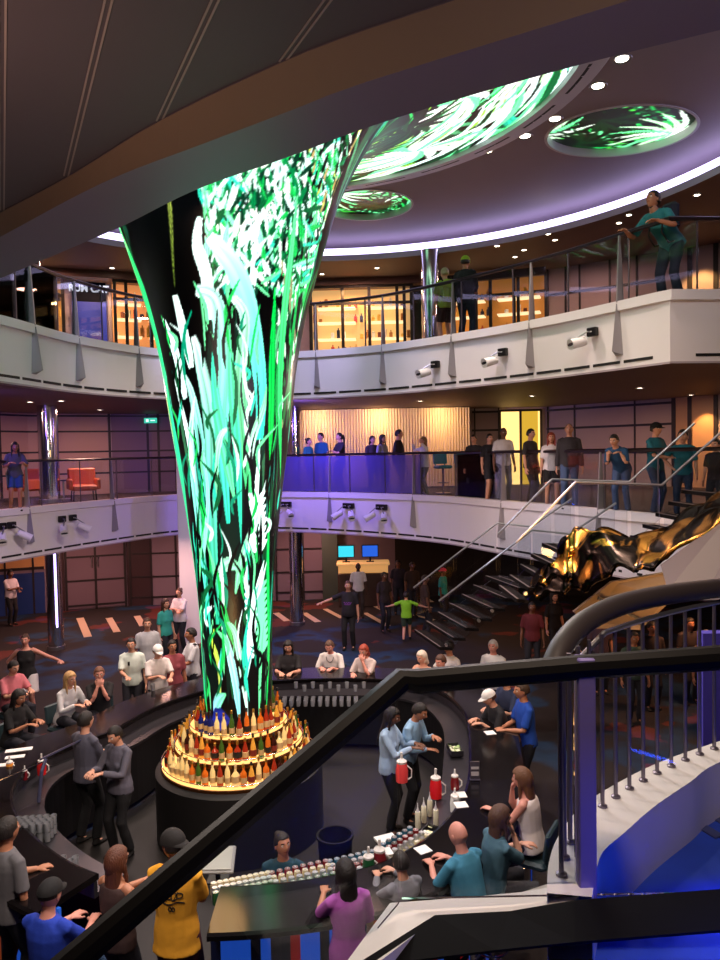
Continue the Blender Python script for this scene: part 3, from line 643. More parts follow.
b = MB(); b.box((mid.x, mid.y, (zb_+7.25)/2), (W_, .05, zb_-7.25), rz=ang); tag(b.build('poster', mat('blue_poster', (50, 60, 165), .4, emit=(60, 70, 190), es=.35, noise=.15, nscale=2)), 'large plain blue poster panel under the navy shop sign', 'poster')
# white pillar left of the video column
a = P(177.5, 520, 19.8); c = P(222, 520, 19.8)
b = MB(); b.box(((a.x+c.x)/2, 20.0, 2.75), (c.x-a.x, .4, 5.5), bev=.02); struct(b.build('wall_white_pillar', mat('pillar_white', (235, 235, 245), .4)))
# ------------------------------------------------------------------ balcony railings
def nearest(path, px, z):
    best = min(range(len(path)), key=lambda i: abs(proj((path[i].x, path[i].y, z))[0]-px) if path[i].y > 1 else 1e9)
    return path[best]
def railing(path, zt, fins, name, label, i0, i1, refl=None, hr=1.03, finh=(0, 1)):
    R_ = resample(path, .02); e = empty(name, (path[0].x, path[0].y, zt), label, 'railing', None)
    inner = offset(R_, .06)
    b = MB(); b.sweep([p for p in inner[::12]], [(-.035, zt+hr), (-.04, zt+hr+.04), (0, zt+hr+.065), (.04, zt+hr+.04), (.035, zt+hr)]); b.build('handrail', mat('handrail_dark', (30, 18, 20), .35), e)
    st = 62
    for i in range(0, len(inner)-st, st):
        p = inner[i+1]; q = inner[i+st-1]; pxp = proj((p.x, p.y, zt+.5))[0] if p.y > 1 else -999
        if p.y < 4 or pxp < -250 or pxp > 900: continue
        d = (q-p).normalized(); n_ = Vector((-d.y, d.x))*.006
        b = MB(); b.prism([(p.x-n_.x, p.y-n_.y, zt+.02), (q.x-n_.x, q.y-n_.y, zt+.02), (q.x+n_.x, q.y+n_.y, zt+.02), (p.x+n_.x, p.y+n_.y, zt+.02)], (0, 0, hr-.03))
        pm = proj(((p.x+q.x)/2, (p.y+q.y)/2, zt+.5))[0]
        o = b.build('glass_panel', REFLGLASS if refl and refl[0] < pm < refl[1] else GLASS, e)
        if refl and refl[0] < pm < refl[1]: o['label'] = 'glass panel with a violet light reflection put into its tint'
        b = MB(); b.box((inner[i].x, inner[i].y, zt+hr/2), (.02, .02, hr), rz=atan2(d.y, d.x)); b.build('post', mat('post_grey', (90, 84, 95), .4, .5), e)
    for px in fins:
        p = nearest(R_, px, zt); k = min(range(len(R_)), key=lambda i: (R_[i]-p).length); d = (R_[min(k+3, len(R_)-1)]-R_[max(k-3, 0)]).normalized(); n = Vector((d.y, -d.x))   # n: toward the open atrium
        def pt(o, s, z): return (p.x+n.x*o+d.x*s, p.y+n.y*o+d.y*s, z)
        zb = zt-1.05
        b = MB()
        b.prism([pt(.06, -.012, zt-.02), pt(-.10, -.012, zt-.02), pt(-.03, -.012, zt+hr), pt(.0, -.012, zt+hr)], (d.x*.024, d.y*.024, 0))
        v = [pt(.0, -.01, zt-.04), pt(.0, .01, zt-.04), pt(.07, 0, zt-.04), pt(0, -.075, zb+.2), pt(0, .075, zb+.2), pt(.17, 0, zb+.26)]
        b.add(v, [(0, 2, 5, 3), (2, 1, 4, 5), (3, 5, 4), (0, 1, 2), (0, 3, 4, 1)]); b.build('fin', mat('fin_grey', (150, 146, 152), .4, .3), e)
    return e
railing(UP, 7.4, [-30, 32, 77, 137, 316, 383, 453, 531, 619], 'balcony_railing', 'upper level glass balcony railing with dark handrail', 0, 0)
railing(MID, 3.98, [-60, 28, 113, 330, 414, 503, 600], 'balcony_railing', 'middle level glass balcony railing with panes tinted as violet reflections', 0, 0, refl=(276, 408))
# ------------------------------------------------------------------ spotlights on the parapets
def spotlight(path, px, z, label, yaw, tilt, scale=1., group=None, box=True, boff=(.14, .12)):
    R_ = resample(path, .03); p = nearest(R_, px, z); k = min(range(len(R_)), key=lambda i: (R_[i]-p).length); d = (R_[min(k+3, len(R_)-1)]-R_[max(k-3, 0)]).normalized(); n = Vector((d.y, -d.x, 0)); d = Vector((d.x, d.y, 0))
    base = Vector((p.x, p.y, z))+n*.02
    e = empty('spotlight', base, label, 'spotlight', group)
    bb = base+d*boff[0]+Vector((0, 0, boff[1]))
    b = MB(); b.box(bb+n*.04, (.17*scale, .09, .13*scale), rz=atan2(d.y, d.x), bev=.01); b.build('bracket', BLACKM, e)
    b = MB(); b.box(bb+n*.092, (.05, .01, .02), rz=atan2(d.y, d.x)); b.build('badge', COPING, e)
    hc = base+n*.24-Vector((0, 0, .05))
    b = MB(); b.tube([bb+n*.06, bb+n*.14-d*.02, hc+Vector((0, 0, .08*scale))], .014, 6); b.build('arm', STEEL, e)
    dirv = (n*cos(tilt)+Vector((0, 0, -sin(tilt)))); dirv = Matrix.Rotation(yaw, 3, 'Z') @ dirv
    r = .085*scale; L = .26*scale; a = hc-dirv*L*.5; c = hc+dirv*L*.5
    b = MB(); b.tube([a-dirv*.02, a, a+dirv*.04, c-dirv*.02, c, c-dirv*.01], [r*.5, r*.8, r*.86, r*.9, r, r*.82], 20); hd = b.build('lamp_head', mat('lamp_white', (228, 226, 230), .4), e, smooth='auto')
    b = MB(); b.tube([c-dirv*.012, c-dirv*.004], r*.8, 20); b.build('lens', mat('lens_dark', (60, 60, 70), .15), hd); return e
for px, lb in ((432, 'spotlight under the green cap person on the upper parapet'), (499, 'middle of the three single spotlights on the upper parapet'), (588, 'spotlight nearest the corner on the upper parapet')):
    pz = {432: 6.72, 499: 6.78, 588: 6.87}[px]; spotlight(UP, px, pz, lb, -.25, .25, 1.1, 'single spotlights on the upper parapet')
for px, l1, l2 in ((5, 'left head of the pair at the left edge of the middle parapet', 'right head of the pair at the left edge of the middle parapet'), (66, 'left spotlight of the pair below the orange armchairs', 'right spotlight of the pair below the orange armchairs'),
                   (287, 'spotlight half hidden by the video column edge', 'spotlight just right of the video column'), (350, 'far left spotlight of the two pairs under the violet glass', 'second spotlight of the two pairs under the violet glass'), (383, 'third spotlight of the two pairs under the violet glass', 'far right spotlight of the two pairs under the violet glass')):
    s = 1.15; w = 7 if px > 100 else 11
    spotlight(MID, px-w, 3.42, l1, -.7, .5, s, 'spotlight pairs on the middle parapet', boff=(.17, .2)); spotlight(MID, px+w, 3.42, l2, .75, .5, s, 'spotlight pairs on the middle parapet', boff=(-.17, .2))
# ------------------------------------------------------------------ furniture of the middle level, kiosk on the ground floor
def armchair(x, y, z, rz, label):
    e = empty('armchair', (x, y, z), label, 'armchair', 'orange lounge armchairs'); e.rotation_euler = (0, 0, rz); OR = mat('orange_leather', (190, 92, 52), .5)
    b = MB(); b.box((0, 0, .36), (.66, .62, .16), bev=.04); b.build('seat', OR, e, world=False)
    b = MB(); b.box((0, .3, .62), (.74, .12, .56), rx=-.12, bev=.04); b.build('backrest', OR, e, world=False)
    for s in (-1, 1):
        b = MB(); b.box((s*.36, 0, .46), (.1, .62, .3), bev=.03); b.build('armrest', OR, e, world=False)
        for t in (-1, 1): b = MB(); b.tube([(s*.3, t*.25, 0), (s*.28, t*.22, .3)], .02, 6); b.build('leg', BLACKM, e, world=False)
    return e
p = P(83, 470, 20.5); armchair(p.x, p.y, 3.9, .5, 'orange armchair to the right of the chrome column on the middle level'); p = P(25, 470, 20.9); armchair(p.x, p.y, 3.9, -.4, 'orange armchair to the left of the chrome column')
p = P(63, 470, 21.4); e = empty('side_table', (p.x, p.y, 3.9), 'low dark side table between the two orange armchairs', 'table')
b = MB(); b.lathe((p.x, p.y, 0), [(.3, 4.43), (.3, 4.46)], 24); b.build('tabletop', BLACKM, e); b = MB(); b.tube([(p.x, p.y, 3.9), (p.x, p.y, 4.43)], .03, 8); b.lathe((p.x, p.y, 0), [(.2, 3.9), (.2, 3.92)], 20); b.build('pedestal', STEEL, e)
def stool(x, y, z, rz, label, group, c=(20, 130, 140), back=True):
    e = empty('bar_stool', (x, y, z), label, 'bar stool', group); e.rotation_euler = (0, 0, rz); T = mat('stool_%02x%02x%02x' % c, c, .5)
    b = MB(); b.box((0, 0, .74), (.42, .4, .09), bev=.03); b.build('seat', T, e, world=False)
    if back: b = MB(); b.box((0, .2, .98), (.42, .05, .32), rx=-.12, bev=.02); b.box((-.14, .2, .8), (.03, .03, .16)); b.box((.14, .2, .8), (.03, .03, .16)); b.build('backrest', T, e, world=False)
    b = MB(); b.tube([(0, 0, .03), (0, 0, .72)], .03, 10); b.lathe((0, 0, 0), [(.22, 0), (.22, .02), (.04, .04)], 24); b.build('pedestal', CHROME, e, world=False, smooth='auto')
    b = MB(); b.tube([(.16*cos(a), .16*sin(a), .3) for a in np.linspace(0, 2*pi, 20)], .012, 6); b.build('footrest', CHROME, e, world=False); return e
for px, lb in ((443, 'teal bar stool behind the middle level glass, under the person in white'), (464, 'teal bar stool behind the middle level glass, right one of the pair')):
    p = P(px, 470, 20.6); stool(p.x, p.y, 3.9, .3, lb, 'teal stools on the middle level')
a = P(338, 560, 24.2); c = P(388, 560, 24.2)
e = empty('service_desk', ((a.x+c.x)/2, 24.4, 0), 'lit service desk counter with two monitors at the back of the ground floor', 'desk')
b = MB(); b.box(((a.x+c.x)/2, 24.5, .55), (c.x-a.x, .6, 1.1), bev=.02); b.build('cabinet', mat('desk_brown', (70, 52, 44), .5), e)
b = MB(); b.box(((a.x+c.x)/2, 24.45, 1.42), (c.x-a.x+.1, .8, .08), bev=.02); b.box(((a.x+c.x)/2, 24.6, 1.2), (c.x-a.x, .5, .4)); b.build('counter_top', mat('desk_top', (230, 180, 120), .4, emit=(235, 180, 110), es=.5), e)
for px, col, lb in ((346, (60, 205, 225), 'bright cyan monitor on the service desk'), (370, (40, 90, 200), 'blue monitor on the right of the service desk')):
    p = P(px, 550, 24.4); e = empty('monitor', (p.x, 24.4, 1.46), lb, 'monitor', 'monitors on the service desk')
    b = MB(); b.box((p.x, 24.4, 1.82), (.56, .05, .42), bev=.01); b.box((p.x, 24.43, 1.55), (.06, .04, .2)); b.box((p.x, 24.43, 1.47), (.25, .18, .02)); cs_ = b.build('casing', BLACKM, e)
    b = MB(); b.box((p.x, 24.37, 1.82), (.5, .01, .36)); b.build('display', emis('display_%d' % px, col, 1.3), cs_)
b = MB(); slab(b, WG, 322, 337, 0, 2.95, .5, .5); struct(b.build('wall_ground_pier', mat('pier_green', (60, 72, 66), .6)))
# ------------------------------------------------------------------ people
TMP = []
def fuse(mb, voxel, sm=3):
    me = bpy.data.meshes.new('t'); me.from_pydata([tuple(v) for v in mb.v], [], mb.f)
    bm = bmesh.new(); bm.from_mesh(me); bmesh.ops.recalc_face_normals(bm, faces=bm.faces); bm.to_mesh(me); bm.free()
    o = bpy.data.objects.new('t', me); COL.objects.link(o)
    r = o.modifiers.new('r', 'REMESH'); r.mode = 'VOXEL'; r.voxel_size = voxel
    if sm: s = o.modifiers.new('s', 'SMOOTH'); s.factor = .5; s.iterations = sm
    dg = bpy.context.evaluated_depsgraph_get(); ev = o.evaluated_get(dg); m2 = ev.to_mesh()
    V = np.empty(len(m2.vertices)*3); m2.vertices.foreach_get('co', V); V = V.reshape(-1, 3).copy()
    F = [tuple(p.vertices) for p in m2.polygons]; ev.to_mesh_clear(); bpy.data.objects.remove(o); bpy.data.meshes.remove(me)
    return V, F
def smooth01(t): t = max(0, min(1, t)); return t*t*(3-2*t)
def make_head():
    n, m = 40, 30; vs = []; mi = []
    def pt(a, t):
        x = cos(t)*sin(a); y = -cos(t)*cos(a); z = sin(t)     # a=0 front
        X, Y, Z = .076*x, .098*y, .118*z
        fr = max(0, -y)
        if Z < 0:
            q = -Z/.118; X *= 1-.30*q**1.3; 
            if y > 0: Y *= 1-.45*q
            else: Y *= 1-.12*q
        if y > 0 and Z > -.02: Y *= 1.04
        g = lambda cx, cz, sx, sz: exp(-((X-cx)/sx)**2-((Z-cz)/sz)**2)
        if y < 0:
            Y -= .024*g(0, -.018, .011, .022)+.008*g(0, .006, .01, .03)
            Y += .010*(g(.031, .010, .018, .012)+g(-.031, .010, .018, .012))
            Y -= .005*(g(.030, .034, .026, .010)+g(-.030, .034, .026, .010))
            Y -= .007*g(0, -.056, .022, .010); Y -= .010*g(0, -.092, .022, .016); Y += .003*g(0, -.072, .02, .006)
        return (X, Y, Z)
    vs.append((0, 0, -.112))
    for i in range(1, m):
        t = -pi/2+pi*i/m
        for k in range(n):
            a = 2*pi*k/n; a = a-.35*sin(a) if True else a
            vs.append(pt(a, t))
    vs.append((0, 0, .118)); L = len(vs)-1
    fs = [(0, 1+k, 1+(k+1) % n) for k in range(n)]
    for i in range(m-2):
        for k in range(n): fs.append((1+i*n+k, 1+(i+1)*n+k, 1+(i+1)*n+(k+1) % n, 1+i*n+(k+1) % n))
    fs += [(L, 1+(m-2)*n+(k+1) % n, 1+(m-2)*n+k) for k in range(n)]
    mi = []
    for f in fs:
        c = sum((Vector(vs[i]) for i in f), Vector())/len(f)
        mi.append(3 if (c.y < -.07 and abs(c.x) < .022 and -.064 < c.z < -.050) else 4 if (c.y < -.07 and .012 < abs(c.x) < .047 and .027 < c.z < .036) else 0)
    e = MB(); e.v = vs; e.f = fs; e.m = mi
    for s in (-1, 1):
        e.k = 0; e.sph((s*.077, .008, -.004), (.008, .017, .030), 8, 6, Matrix.Rotation(s*.35, 3, 'Z')); e.k = 1; e.sph((s*.031, -.076, .010), .0125, 10, 8)
        e.k = 2; e.sph((s*.031, -.0835, .010), .0062, 8, 6)
    return np.array([tuple(v) for v in e.v]), e.f, e.m
def make_hand(vox):
    b = MB()
    b.tube([(0, -.02, 0), (0, .02, 0), (0, .06, -.002), (.0, .092, -.006)], [.026, .034, .042, .036], 12, flat=.42)
    for x, l, sp in ((.030, .070, .10), (.010, .080, .03), (-.011, .075, -.04), (-.030, .060, -.12)):
        p = Vector((x, .080, -.004)); pts = [p-Vector((0, .02, 0)), p]; a = .20
        for q in (.42, .32, .26):
            p = p+Vector((sp*l*q, cos(a)*l*q, -sin(a)*l*q)); pts.append(p.copy()); a += .38
        b.tube(pts, [.0095, .0098, .0088, .0082, .0066], 8)
    b.tube([(.02, .015, -.004), (.044, .042, -.012), (.058, .066, -.020), (.062, .088, -.026)], [.015, .0135, .0108, .0082], 8)
    return fuse(b, vox, 1)
HEAD = make_head(); HAND = {True: make_hand(.0042), False: make_hand(.0065)}
def ell(b, rings, n=14):
    "rings: (center, rx, ry, tilt)"
    vs = []
    for c, rx, ry, t in rings:
        for k in range(n):
            a = 2*pi*k/n; y = ry*sin(a); vs.append(Vector(c)+Vector((rx*cos(a), y*cos(t), y*sin(t))))
    N = len(rings); fs = [(i*n+k, i*n+(k+1) % n, (i+1)*n+(k+1) % n, (i+1)*n+k) for i in range(N-1) for k in range(n)]+[tuple(range(n-1, -1, -1)), tuple(range((N-1)*n, N*n))]
    return b.add(vs, fs)
def ik(a, t, l1, l2, hint):
    a = Vector(a); t = Vector(t); d = t-a; L = min(d.length, (l1+l2)*.995); d.normalize(); t = a+d*L
    x = (l1*l1-l2*l2+L*L)/(2*L); h = sqrt(max(0, l1*l1-x*x)); hn = Vector(hint); hn = (hn-d*hn.dot(d)).normalized(); return a+d*x+hn*h, t
SKINS = {'fair': (205, 150, 125), 'tan': (176, 118, 88), 'brown': (112, 72, 52), 'dark': (72, 46, 36), 'pink': (212, 145, 128)}
PEOPLE = []
def person(px, py, zf, face, top, label, H=1.7, pose='stand', arms=('down', 'down'), sex='m', skin='fair', hair=('short', (35, 25, 20)), bottom=('trousers', (30, 30, 40)),
           shoes=(25, 22, 22), sleeve='short', lean=0., head=(0, 0), cat='person', group=None, cap=None, fine=False, extra=(), belly=0., seat=.78, at=None, thin=1., neck=False, shift=0, hem=.02):
    S = H/1.7; k = random.Random(int(px*7+py))
    wf = .93 if sex == 'f' else 1.0
    zh = {'stand': .92, 'sit': seat/S+.09, 'walk': .90}[pose]
    pel = Vector((0, 0, zh)); T = Matrix.Rotation(lean, 4, 'X')     # forward lean tips toward -Y
    def up(x, y, z): return pel+(T @ Vector((x, y, z)))          # z above the pelvis, torso space
    sx = .185*wf; sh = [up(s*sx*.96, .0, .448) for s in (-1, 1)]; head = (head[0]+(.22 if face == 'c' and not fine else .12 if face == 'c' else 0), head[1])
    nb = up(0, .0, .52); lean2 = lean*.35+head[0]; HR = Matrix.Rotation(head[1], 4, 'Z') @ Matrix.Rotation(lean2, 4, 'X')
    nt_ = nb+(Matrix.Rotation(lean*.6+head[0]*.5, 4, 'X') @ Vector((0, -.014, .062))); hc = nt_+(HR @ Vector((0, -.012, .085)))
    # legs
    legs = []
    for i, s in enumerate((-1, 1)):
        hp = pel+Vector((s*.09, 0, -.01))
        if pose == 'sit': kn = pel+Vector((s*.14, -.40, -.02)); an = Vector((s*.13, -.30-.05*i, max(.1, zh-.48))); 
        elif pose == 'walk': an = Vector((s*.08, .26*s, .10 if s < 0 else .14)); kn, an = ik(hp, an, .43, .42, (0, -1, 0))
        else: an = Vector((s*(.10+.02*k.random()), .03*s, .09)); kn, an = ik(hp, an, .43, .42, (0, -1, 0))
        legs.append((hp, kn, an))
    # arms
    AR = []
    for i, s in enumerate((-1, 1)):
        a = arms[i]; p = sh[i]; hint = (s*.5, .6, -.5)
        if a == 'down': t = p+Vector((s*.07, -.05, -.53)); hint = (s*.3, 1, 0); pd = 'down'
        elif a == 'rail': t = Vector((s*.12, -.40-.03*s, 1.06/S+.06)); pd = 'flat'
        elif a == 'bar': t = Vector((s*.10, -.42, 1.12/S+.045)); pd = 'flat'
        elif a == 'chin': t = Vector(hc)+Vector((s*.03, -.12, -.16)); hint = (s*.2, -.4, -1); pd = 'up'
        elif a == 'hip': t = pel+Vector((s*.19, -.03, .06)); hint = (s*1, .4, 0); pd = 'down'
        elif a == 'cross': t = pel+Vector((-s*.08, -.22, .26+.03*s)); hint = (s*1, .1, -.6); pd = 'flat'
        elif a == 'front': t = pel+Vector((s*.05, -.34, .16)); pd = 'flat'
        elif a == 'hold': t = pel+Vector((s*.08, -.36, .30)); pd = 'flat'
        elif a == 'up': t = p+Vector((s*.12, -.22, .16)); hint = (s*1, 0, -.6); pd = 'up'
        elif a == 'out': t = p+Vector((s*.50, -.14, -.20)); hint = (0, .6, -.5); pd = 'flat'
        elif a == 'lap': t = pel+Vector((s*.10, -.28, .08)); pd = 'flat'
        else: t = Vector(a[:3]); pd = 'flat'
        e, w = ik(p, t, .285, .255, hint); AR.append((p, e, w, pd))
    ws = Vector((S, S, S))
    vx = .013 if fine else .018
    # ---- body
    B = MB(); hb = 1.06 if sex == 'f' else 1.0; t_ = lean
    ell(B, [(up(0, 0, -.10), .09*hb, .08, t_), (up(0, 0, -.04), .165*hb, .115, t_), (up(0, 0, .04), .160*hb, .112, t_), (up(0, 0, .15), .130*wf, .095+belly*.4, t_), (up(0, -.005, .28), .152*wf, .108, t_), (up(0, 0, .38), .165*wf, .105, t_), (up(0, 0, .455), .150*wf, .085, t_), (up(0, 0, .50), .085, .065, t_), (nb, .058, .058, t_), (nt_, .052, .056, t_), (nt_+(HR @ Vector((0, 0, .05))), .05, .055, t_)])
    for (p, e, w, pd) in AR: B.tube([p.lerp(nb, .35), p, p.lerp(e, .3), e, e.lerp(w, .3), w, w+(w-e).normalized()*.012], [.048, .048, .046, .037, .039, .026, .024], 10)
    for (hp, kn, an) in legs:
        B.tube([hp, hp.lerp(kn, .35), kn, kn.lerp(an, .35), an], [.085, .078, .055, .053, .036], 10)
        B.tube([an+Vector((0, .03, -.03)), an+Vector((0, -.04, -.05)), an+Vector((0, -.15, -.065))], [.035, .035, .022], 8)
    V, F = fuse(B, vx, 3); V = V*S; mi = [0]*len(F)
    Vs = [V]; Fs = list(F); off = len(V)
    # head
    hv, hf, hm = HEAD; hs = 1.0*(.97 if sex == 'f' else 1.0)*(S if S > .85 else S*1.15)
    M3 = np.array(HR.to_3x3()); X = hv*hs @ M3.T+np.array(hc)*S; Vs.append(X); Fs += [tuple(i+off for i in f) for f in hf]; mi += hm; off += len(X)
    q_, g_ = HAND[fine]
    for i, (p, e, w, pd) in enumerate(AR):
        s = (-1, 1)[i]; Y = (w-e).normalized()
        if pd == 'flat': Z = Vector((0, 0, 1)); Y = (Y*.5+Vector((-s*.15, -1, 0)).normalized()*.5); Y = (Y-Z*Y.dot(Z)).normalized()
        elif pd == 'down': Z = Vector((s, .2, 0)); 
        else: Z = Vector((0, -1, .2))
        Z = (Z-Y*Z.dot(Y)).normalized(); Xa = Y.cross(Z)
        hand = q_.copy()
        if s < 0: hand[:, 0] *= -1
        R3 = np.array([Xa, Y, Z]).T; Vs.append((hand*1.0 @ R3.T+np.array(w))*S); Fs += [tuple(j+off for j in (f if s > 0 else f[::-1])) for f in g_]; mi += [0]*len(g_); off += len(hand)
    V = np.concatenate(Vs)
    me = bpy.data.meshes.new('person'); me.from_pydata(V.tolist(), [], Fs)
    sk = SKINS[skin]
    for q in (mat('skin_'+skin, sk, .55), mat('eye_white', (220, 215, 210), .3), mat('iris', (30, 20, 16), .2), mat('lips_'+skin, tuple(int(c*f) for c, f in zip(sk, (.85, .6, .62))), .5), mat('brow', (50, 35, 28), .8)): me.materials.append(q)
    me.polygons.foreach_set('material_index', mi); me.polygons.foreach_set('use_smooth', [True]*len(Fs))
    root = bpy.data.objects.new('person', me); LINK.append(root); tag(root, label, cat, group)
    # placement: the crown of the head appears where the photo has it
    crown = (hc+(HR @ Vector((0, .01, .118))))*S
    if at: W = Vector((at[0], at[1], zf)); 
    else:
        W0 = atz(px, py, zf+crown.z) if abs(zf+crown.z-CZ) > .7 else None
        W = W0
    if face == 'c': fx = atan2(BAR[0]-W.x, -(BAR[1]-W.y))
    else: fx = radians(face)
    RZ = Matrix.Rotation(fx, 3, 'Z')
    if not at: cw = RZ @ Vector((crown.x, crown.y, 0)); W = Vector((W.x-cw.x, W.y-cw.y, zf))
    root.location = W; root.rotation_euler = (0, 0, fx)
    def child(V_, F_, nm, m_, smooth=True, lb=None):
        me = bpy.data.meshes.new(nm); me.from_pydata(V_.tolist() if hasattr(V_, 'tolist') else [tuple(v) for v in V_], [], F_)
        me.materials.append(m_); me.polygons.foreach_set('use_smooth', [smooth]*len(F_))
        o = bpy.data.objects.new(nm, me); o.parent = root; LINK.append(o)
        if lb: o['label'] = lb
        return o
    cm = lambda c, pre='cloth': mat('%s_%02x%02x%02x' % ((pre,)+tuple(c)), c, .85, noise=.12, nscale=14, bump=.25)
    # ---- top
    g = .014; Tm = MB()
    ells = ([(up(0, .01, -.075-hem), .185*hb+g, .130+g+belly*.6, t_)] if hem > .05 else [])+[(up(0, 0, -.075), .178*hb+g*.6, .125+g+belly*.6, t_), (up(0, -.004, .02), .172*hb+g, .120+g+belly, t_), (up(0, -.005, .14), .150*wf+g, .108+g+belly, t_), (up(0, -.006, .28), .164*wf+g, .116+g+belly*.3, t_), (up(0, 0, .38), .172*wf+g, .108+g, t_), (up(0, 0, .440), .168*wf+g, .092+g, t_), (up(0, 0, .475), .125*wf+g, .078+g, t_)]
    if sleeve != 'tank': ells += [(up(0, 0, .50), .092+g, .068+g, t_), (up(0, 0, .522), .060+g, .060+g, t_)]
    ell(Tm, ells)
    if sex == 'f': 
        for s in (-1, 1): Tm.sph(up(s*.07, -.085, .29), (.062, .055, .06), 10, 8)
    fr = {'short': .9, 'long': 1.0, 'tank': 0}[sleeve]
    for (p, e, w, pd) in AR:
        if sleeve == 'short': Tm.tube([p.lerp(nb, .4), p, p.lerp(e, .4), p.lerp(e, .85)], [.052, .056, .059, .062], 10)
        elif sleeve == 'long': Tm.tube([p.lerp(nb, .4), p, p.lerp(e, .4), e, e.lerp(w, .4), e.lerp(w, .93)], [.052, .056, .056, .050, .048, .038], 10)
    v, f = fuse(Tm, vx, 2); TN = {'tank': 'tank_top', 'short': 'shirt', 'long': 'long_sleeved_shirt'}[sleeve]
    top_o = child(v*S, f, TN, cm(top))
    # ---- bottom
    kind, bc = bottom; Lm = MB()
    ell(Lm, [(up(0, 0, -.11), .135*hb, .115, t_), (up(0, 0, -.05), .175*hb, .126, t_), (up(0, 0, .03), .166*hb, .118+belly*.8, t_), (up(0, 0, .06), .160*hb, .115+belly*.8, t_)])
    for (hp, kn, an) in legs:
        if kind == 'shorts': Lm.tube([hp, hp.lerp(kn, .4), hp.lerp(kn, .82)], [.098, .094, .088], 12)
        elif kind == 'skirt': Lm.tube([hp, hp.lerp(kn, .5), hp.lerp(kn, .8)], [.12, .13, .14], 12)
        else: Lm.tube([hp, hp.lerp(kn, .4), kn, kn.lerp(an, .4), kn.lerp(an, .97)], [.098, .090, .070, .066, .060], 12)
    v, f = fuse(Lm, vx, 2); child(v*S, f, kind, cm(bc))
    # ---- shoes
    for (hp, kn, an) in legs:
        b = MB(); b.tube([an+Vector((0, .055, -.045)), an+Vector((0, .02, -.045)), an+Vector((0, -.06, -.055)), an+Vector((0, -.14, -.062)), an+Vector((0, -.175, -.066))], [.025, .042, .044, .042, .02], 12, flat=.62)
        b.tube([an+Vector((0, .0, -.05)), an+Vector((0, .0, .01))], [.045, .044], 12)
        v, f = fuse(b, .012, 1); child(v*S, f, 'shoe', cm(shoes, 'shoe'))
    # ---- hair / cap
    st, hcol = hair; hm_ = mat('hair_%02x%02x%02x' % tuple(hcol), hcol, .5, noise=.5, nscale=40, bump=.6, aniso=(3, 3, .3))
    def hs_(vv): return (np.array(vv)*hs @ M3.T+np.array(hc)*S)
    b = MB(); vs = []; n, m = 24, 16
    if st != 'bald':
        th = {'short': .015, 'buzz': .004, 'long': .026, 'bun': .012, 'ponytail': .011, 'braids': .02, 'curly': .035, 'bob': .02, 'fringe': .006}[st]
        lo = {'short': -.035, 'buzz': -.02, 'long': -.10, 'bun': -.05, 'ponytail': -.05, 'braids': -.08, 'curly': -.09, 'bob': -.10, 'fringe': -.03}[st]
        for i in range(m+1):
            t = -pi/2+pi*i/m
            for q in range(n):
                a = 2*pi*q/n; x = cos(t)*sin(a); y = -cos(t)*cos(a); z = sin(t)
                X, Y, Z = (.076+th)*x, (.100+th)*y+.006, (.118+th)*z
                hl = .062 if y < -.55 else (.02 if y < -.1 else lo)       # hairline height by angle
                if st == 'fringe': hl = -.02
                if Z < hl: fch = .58; X *= fch; Y = Y*fch; 
                vs.append((X, Y, Z))
        fs = [(i*n+q, i*n+(q+1) % n, (i+1)*n+(q+1) % n, (i+1)*n+q) for i in range(m) for q in range(n)]
        if st == 'fringe': fs = [f for f in fs if all(vs[j][1] > -.02 or vs[j][2] > .05 for j in f)]
        b.add(vs, fs)
        hl_ = {'long': .30, 'ponytail': .26, 'braids': .42, 'bob': .12}.get(st, 0)
        if st in ('long', 'bob', 'braids'):
            w_ = .085 if st != 'bob' else .09
            ell(b, [((0, .035, .04), w_*.9, .07, 0), ((0, .05, -.05), w_, .062, 0), ((0, .062, -.05-hl_*.35), w_*1.05, .05, 0), ((0, .085, -.05-hl_*.75), w_*.95, .035, 0), ((0, .08, -.05-hl_), w_*.5, .018, 0)])
            if st != 'bob':
                for s in (-1, 1): b.tube([(s*.075, -.01, .03), (s*.084, -.005, -.05), (s*.085, -.02, -.13), (s*.08, -.04, -.13-hl_*.4)], [.022, .024, .022, .01], 8)
        if st == 'ponytail': b.tube([(0, .09, .05), (0, .13, .045), (0, .155, -.03), (0, .14, -.03-hl_*.6), (0, .12, -.03-hl_)], [.025, .03, .034, .03, .01], 10)
        if st == 'bun': b.sph((0, .105, .07), .045, 10, 8)
        b2 = MB(); b2.v = [tuple(v) for v in b.v]; b2.f = b.f
        # shell stays as it is; extras fused with it
        v, f = fuse(b2, .009 if fine else .012, 2)
        child(hs_(v), f, 'hair', hm_)
    if cap:
        kd, cc = cap; c_ = MB(); vs = []; n, m = 28, 9
        for i in range(m+1):
            t = pi/2*i/m
            for q in range(n): a = 2*pi*q/n; vs.append((.090*cos(t)*sin(a), -.114*cos(t)*cos(a)+.004, .030+.102*sin(t)))
        c_.add(vs, [(i*n+q, i*n+(q+1) % n, (i+1)*n+(q+1) % n, (i+1)*n+q) for i in range(m) for q in range(n)])
        sgn = 1 if kd == 'back' else -1
        if kd in ('cap', 'back', 'visor'):
            br = []
            for z_ in (.036, .030):
                for q in range(13): a = -1.05+2.1*q/12; br.append((.088*sin(a), sgn*(.105*cos(a)), z_)); 
                for q in range(13): a = -1.05+2.1*q/12; br.append((.080*sin(a), sgn*(.108*cos(a)+.075*cos(a*1.3)), z_-.014))
            fs = []
            for l in (0, 26): fs += [(l+i, l+i+1, l+13+i+1, l+13+i) for i in range(12)]
            fs += [(13+i, 14+i, 40+i, 39+i) for i in range(12)]; c_.add(br, fs)
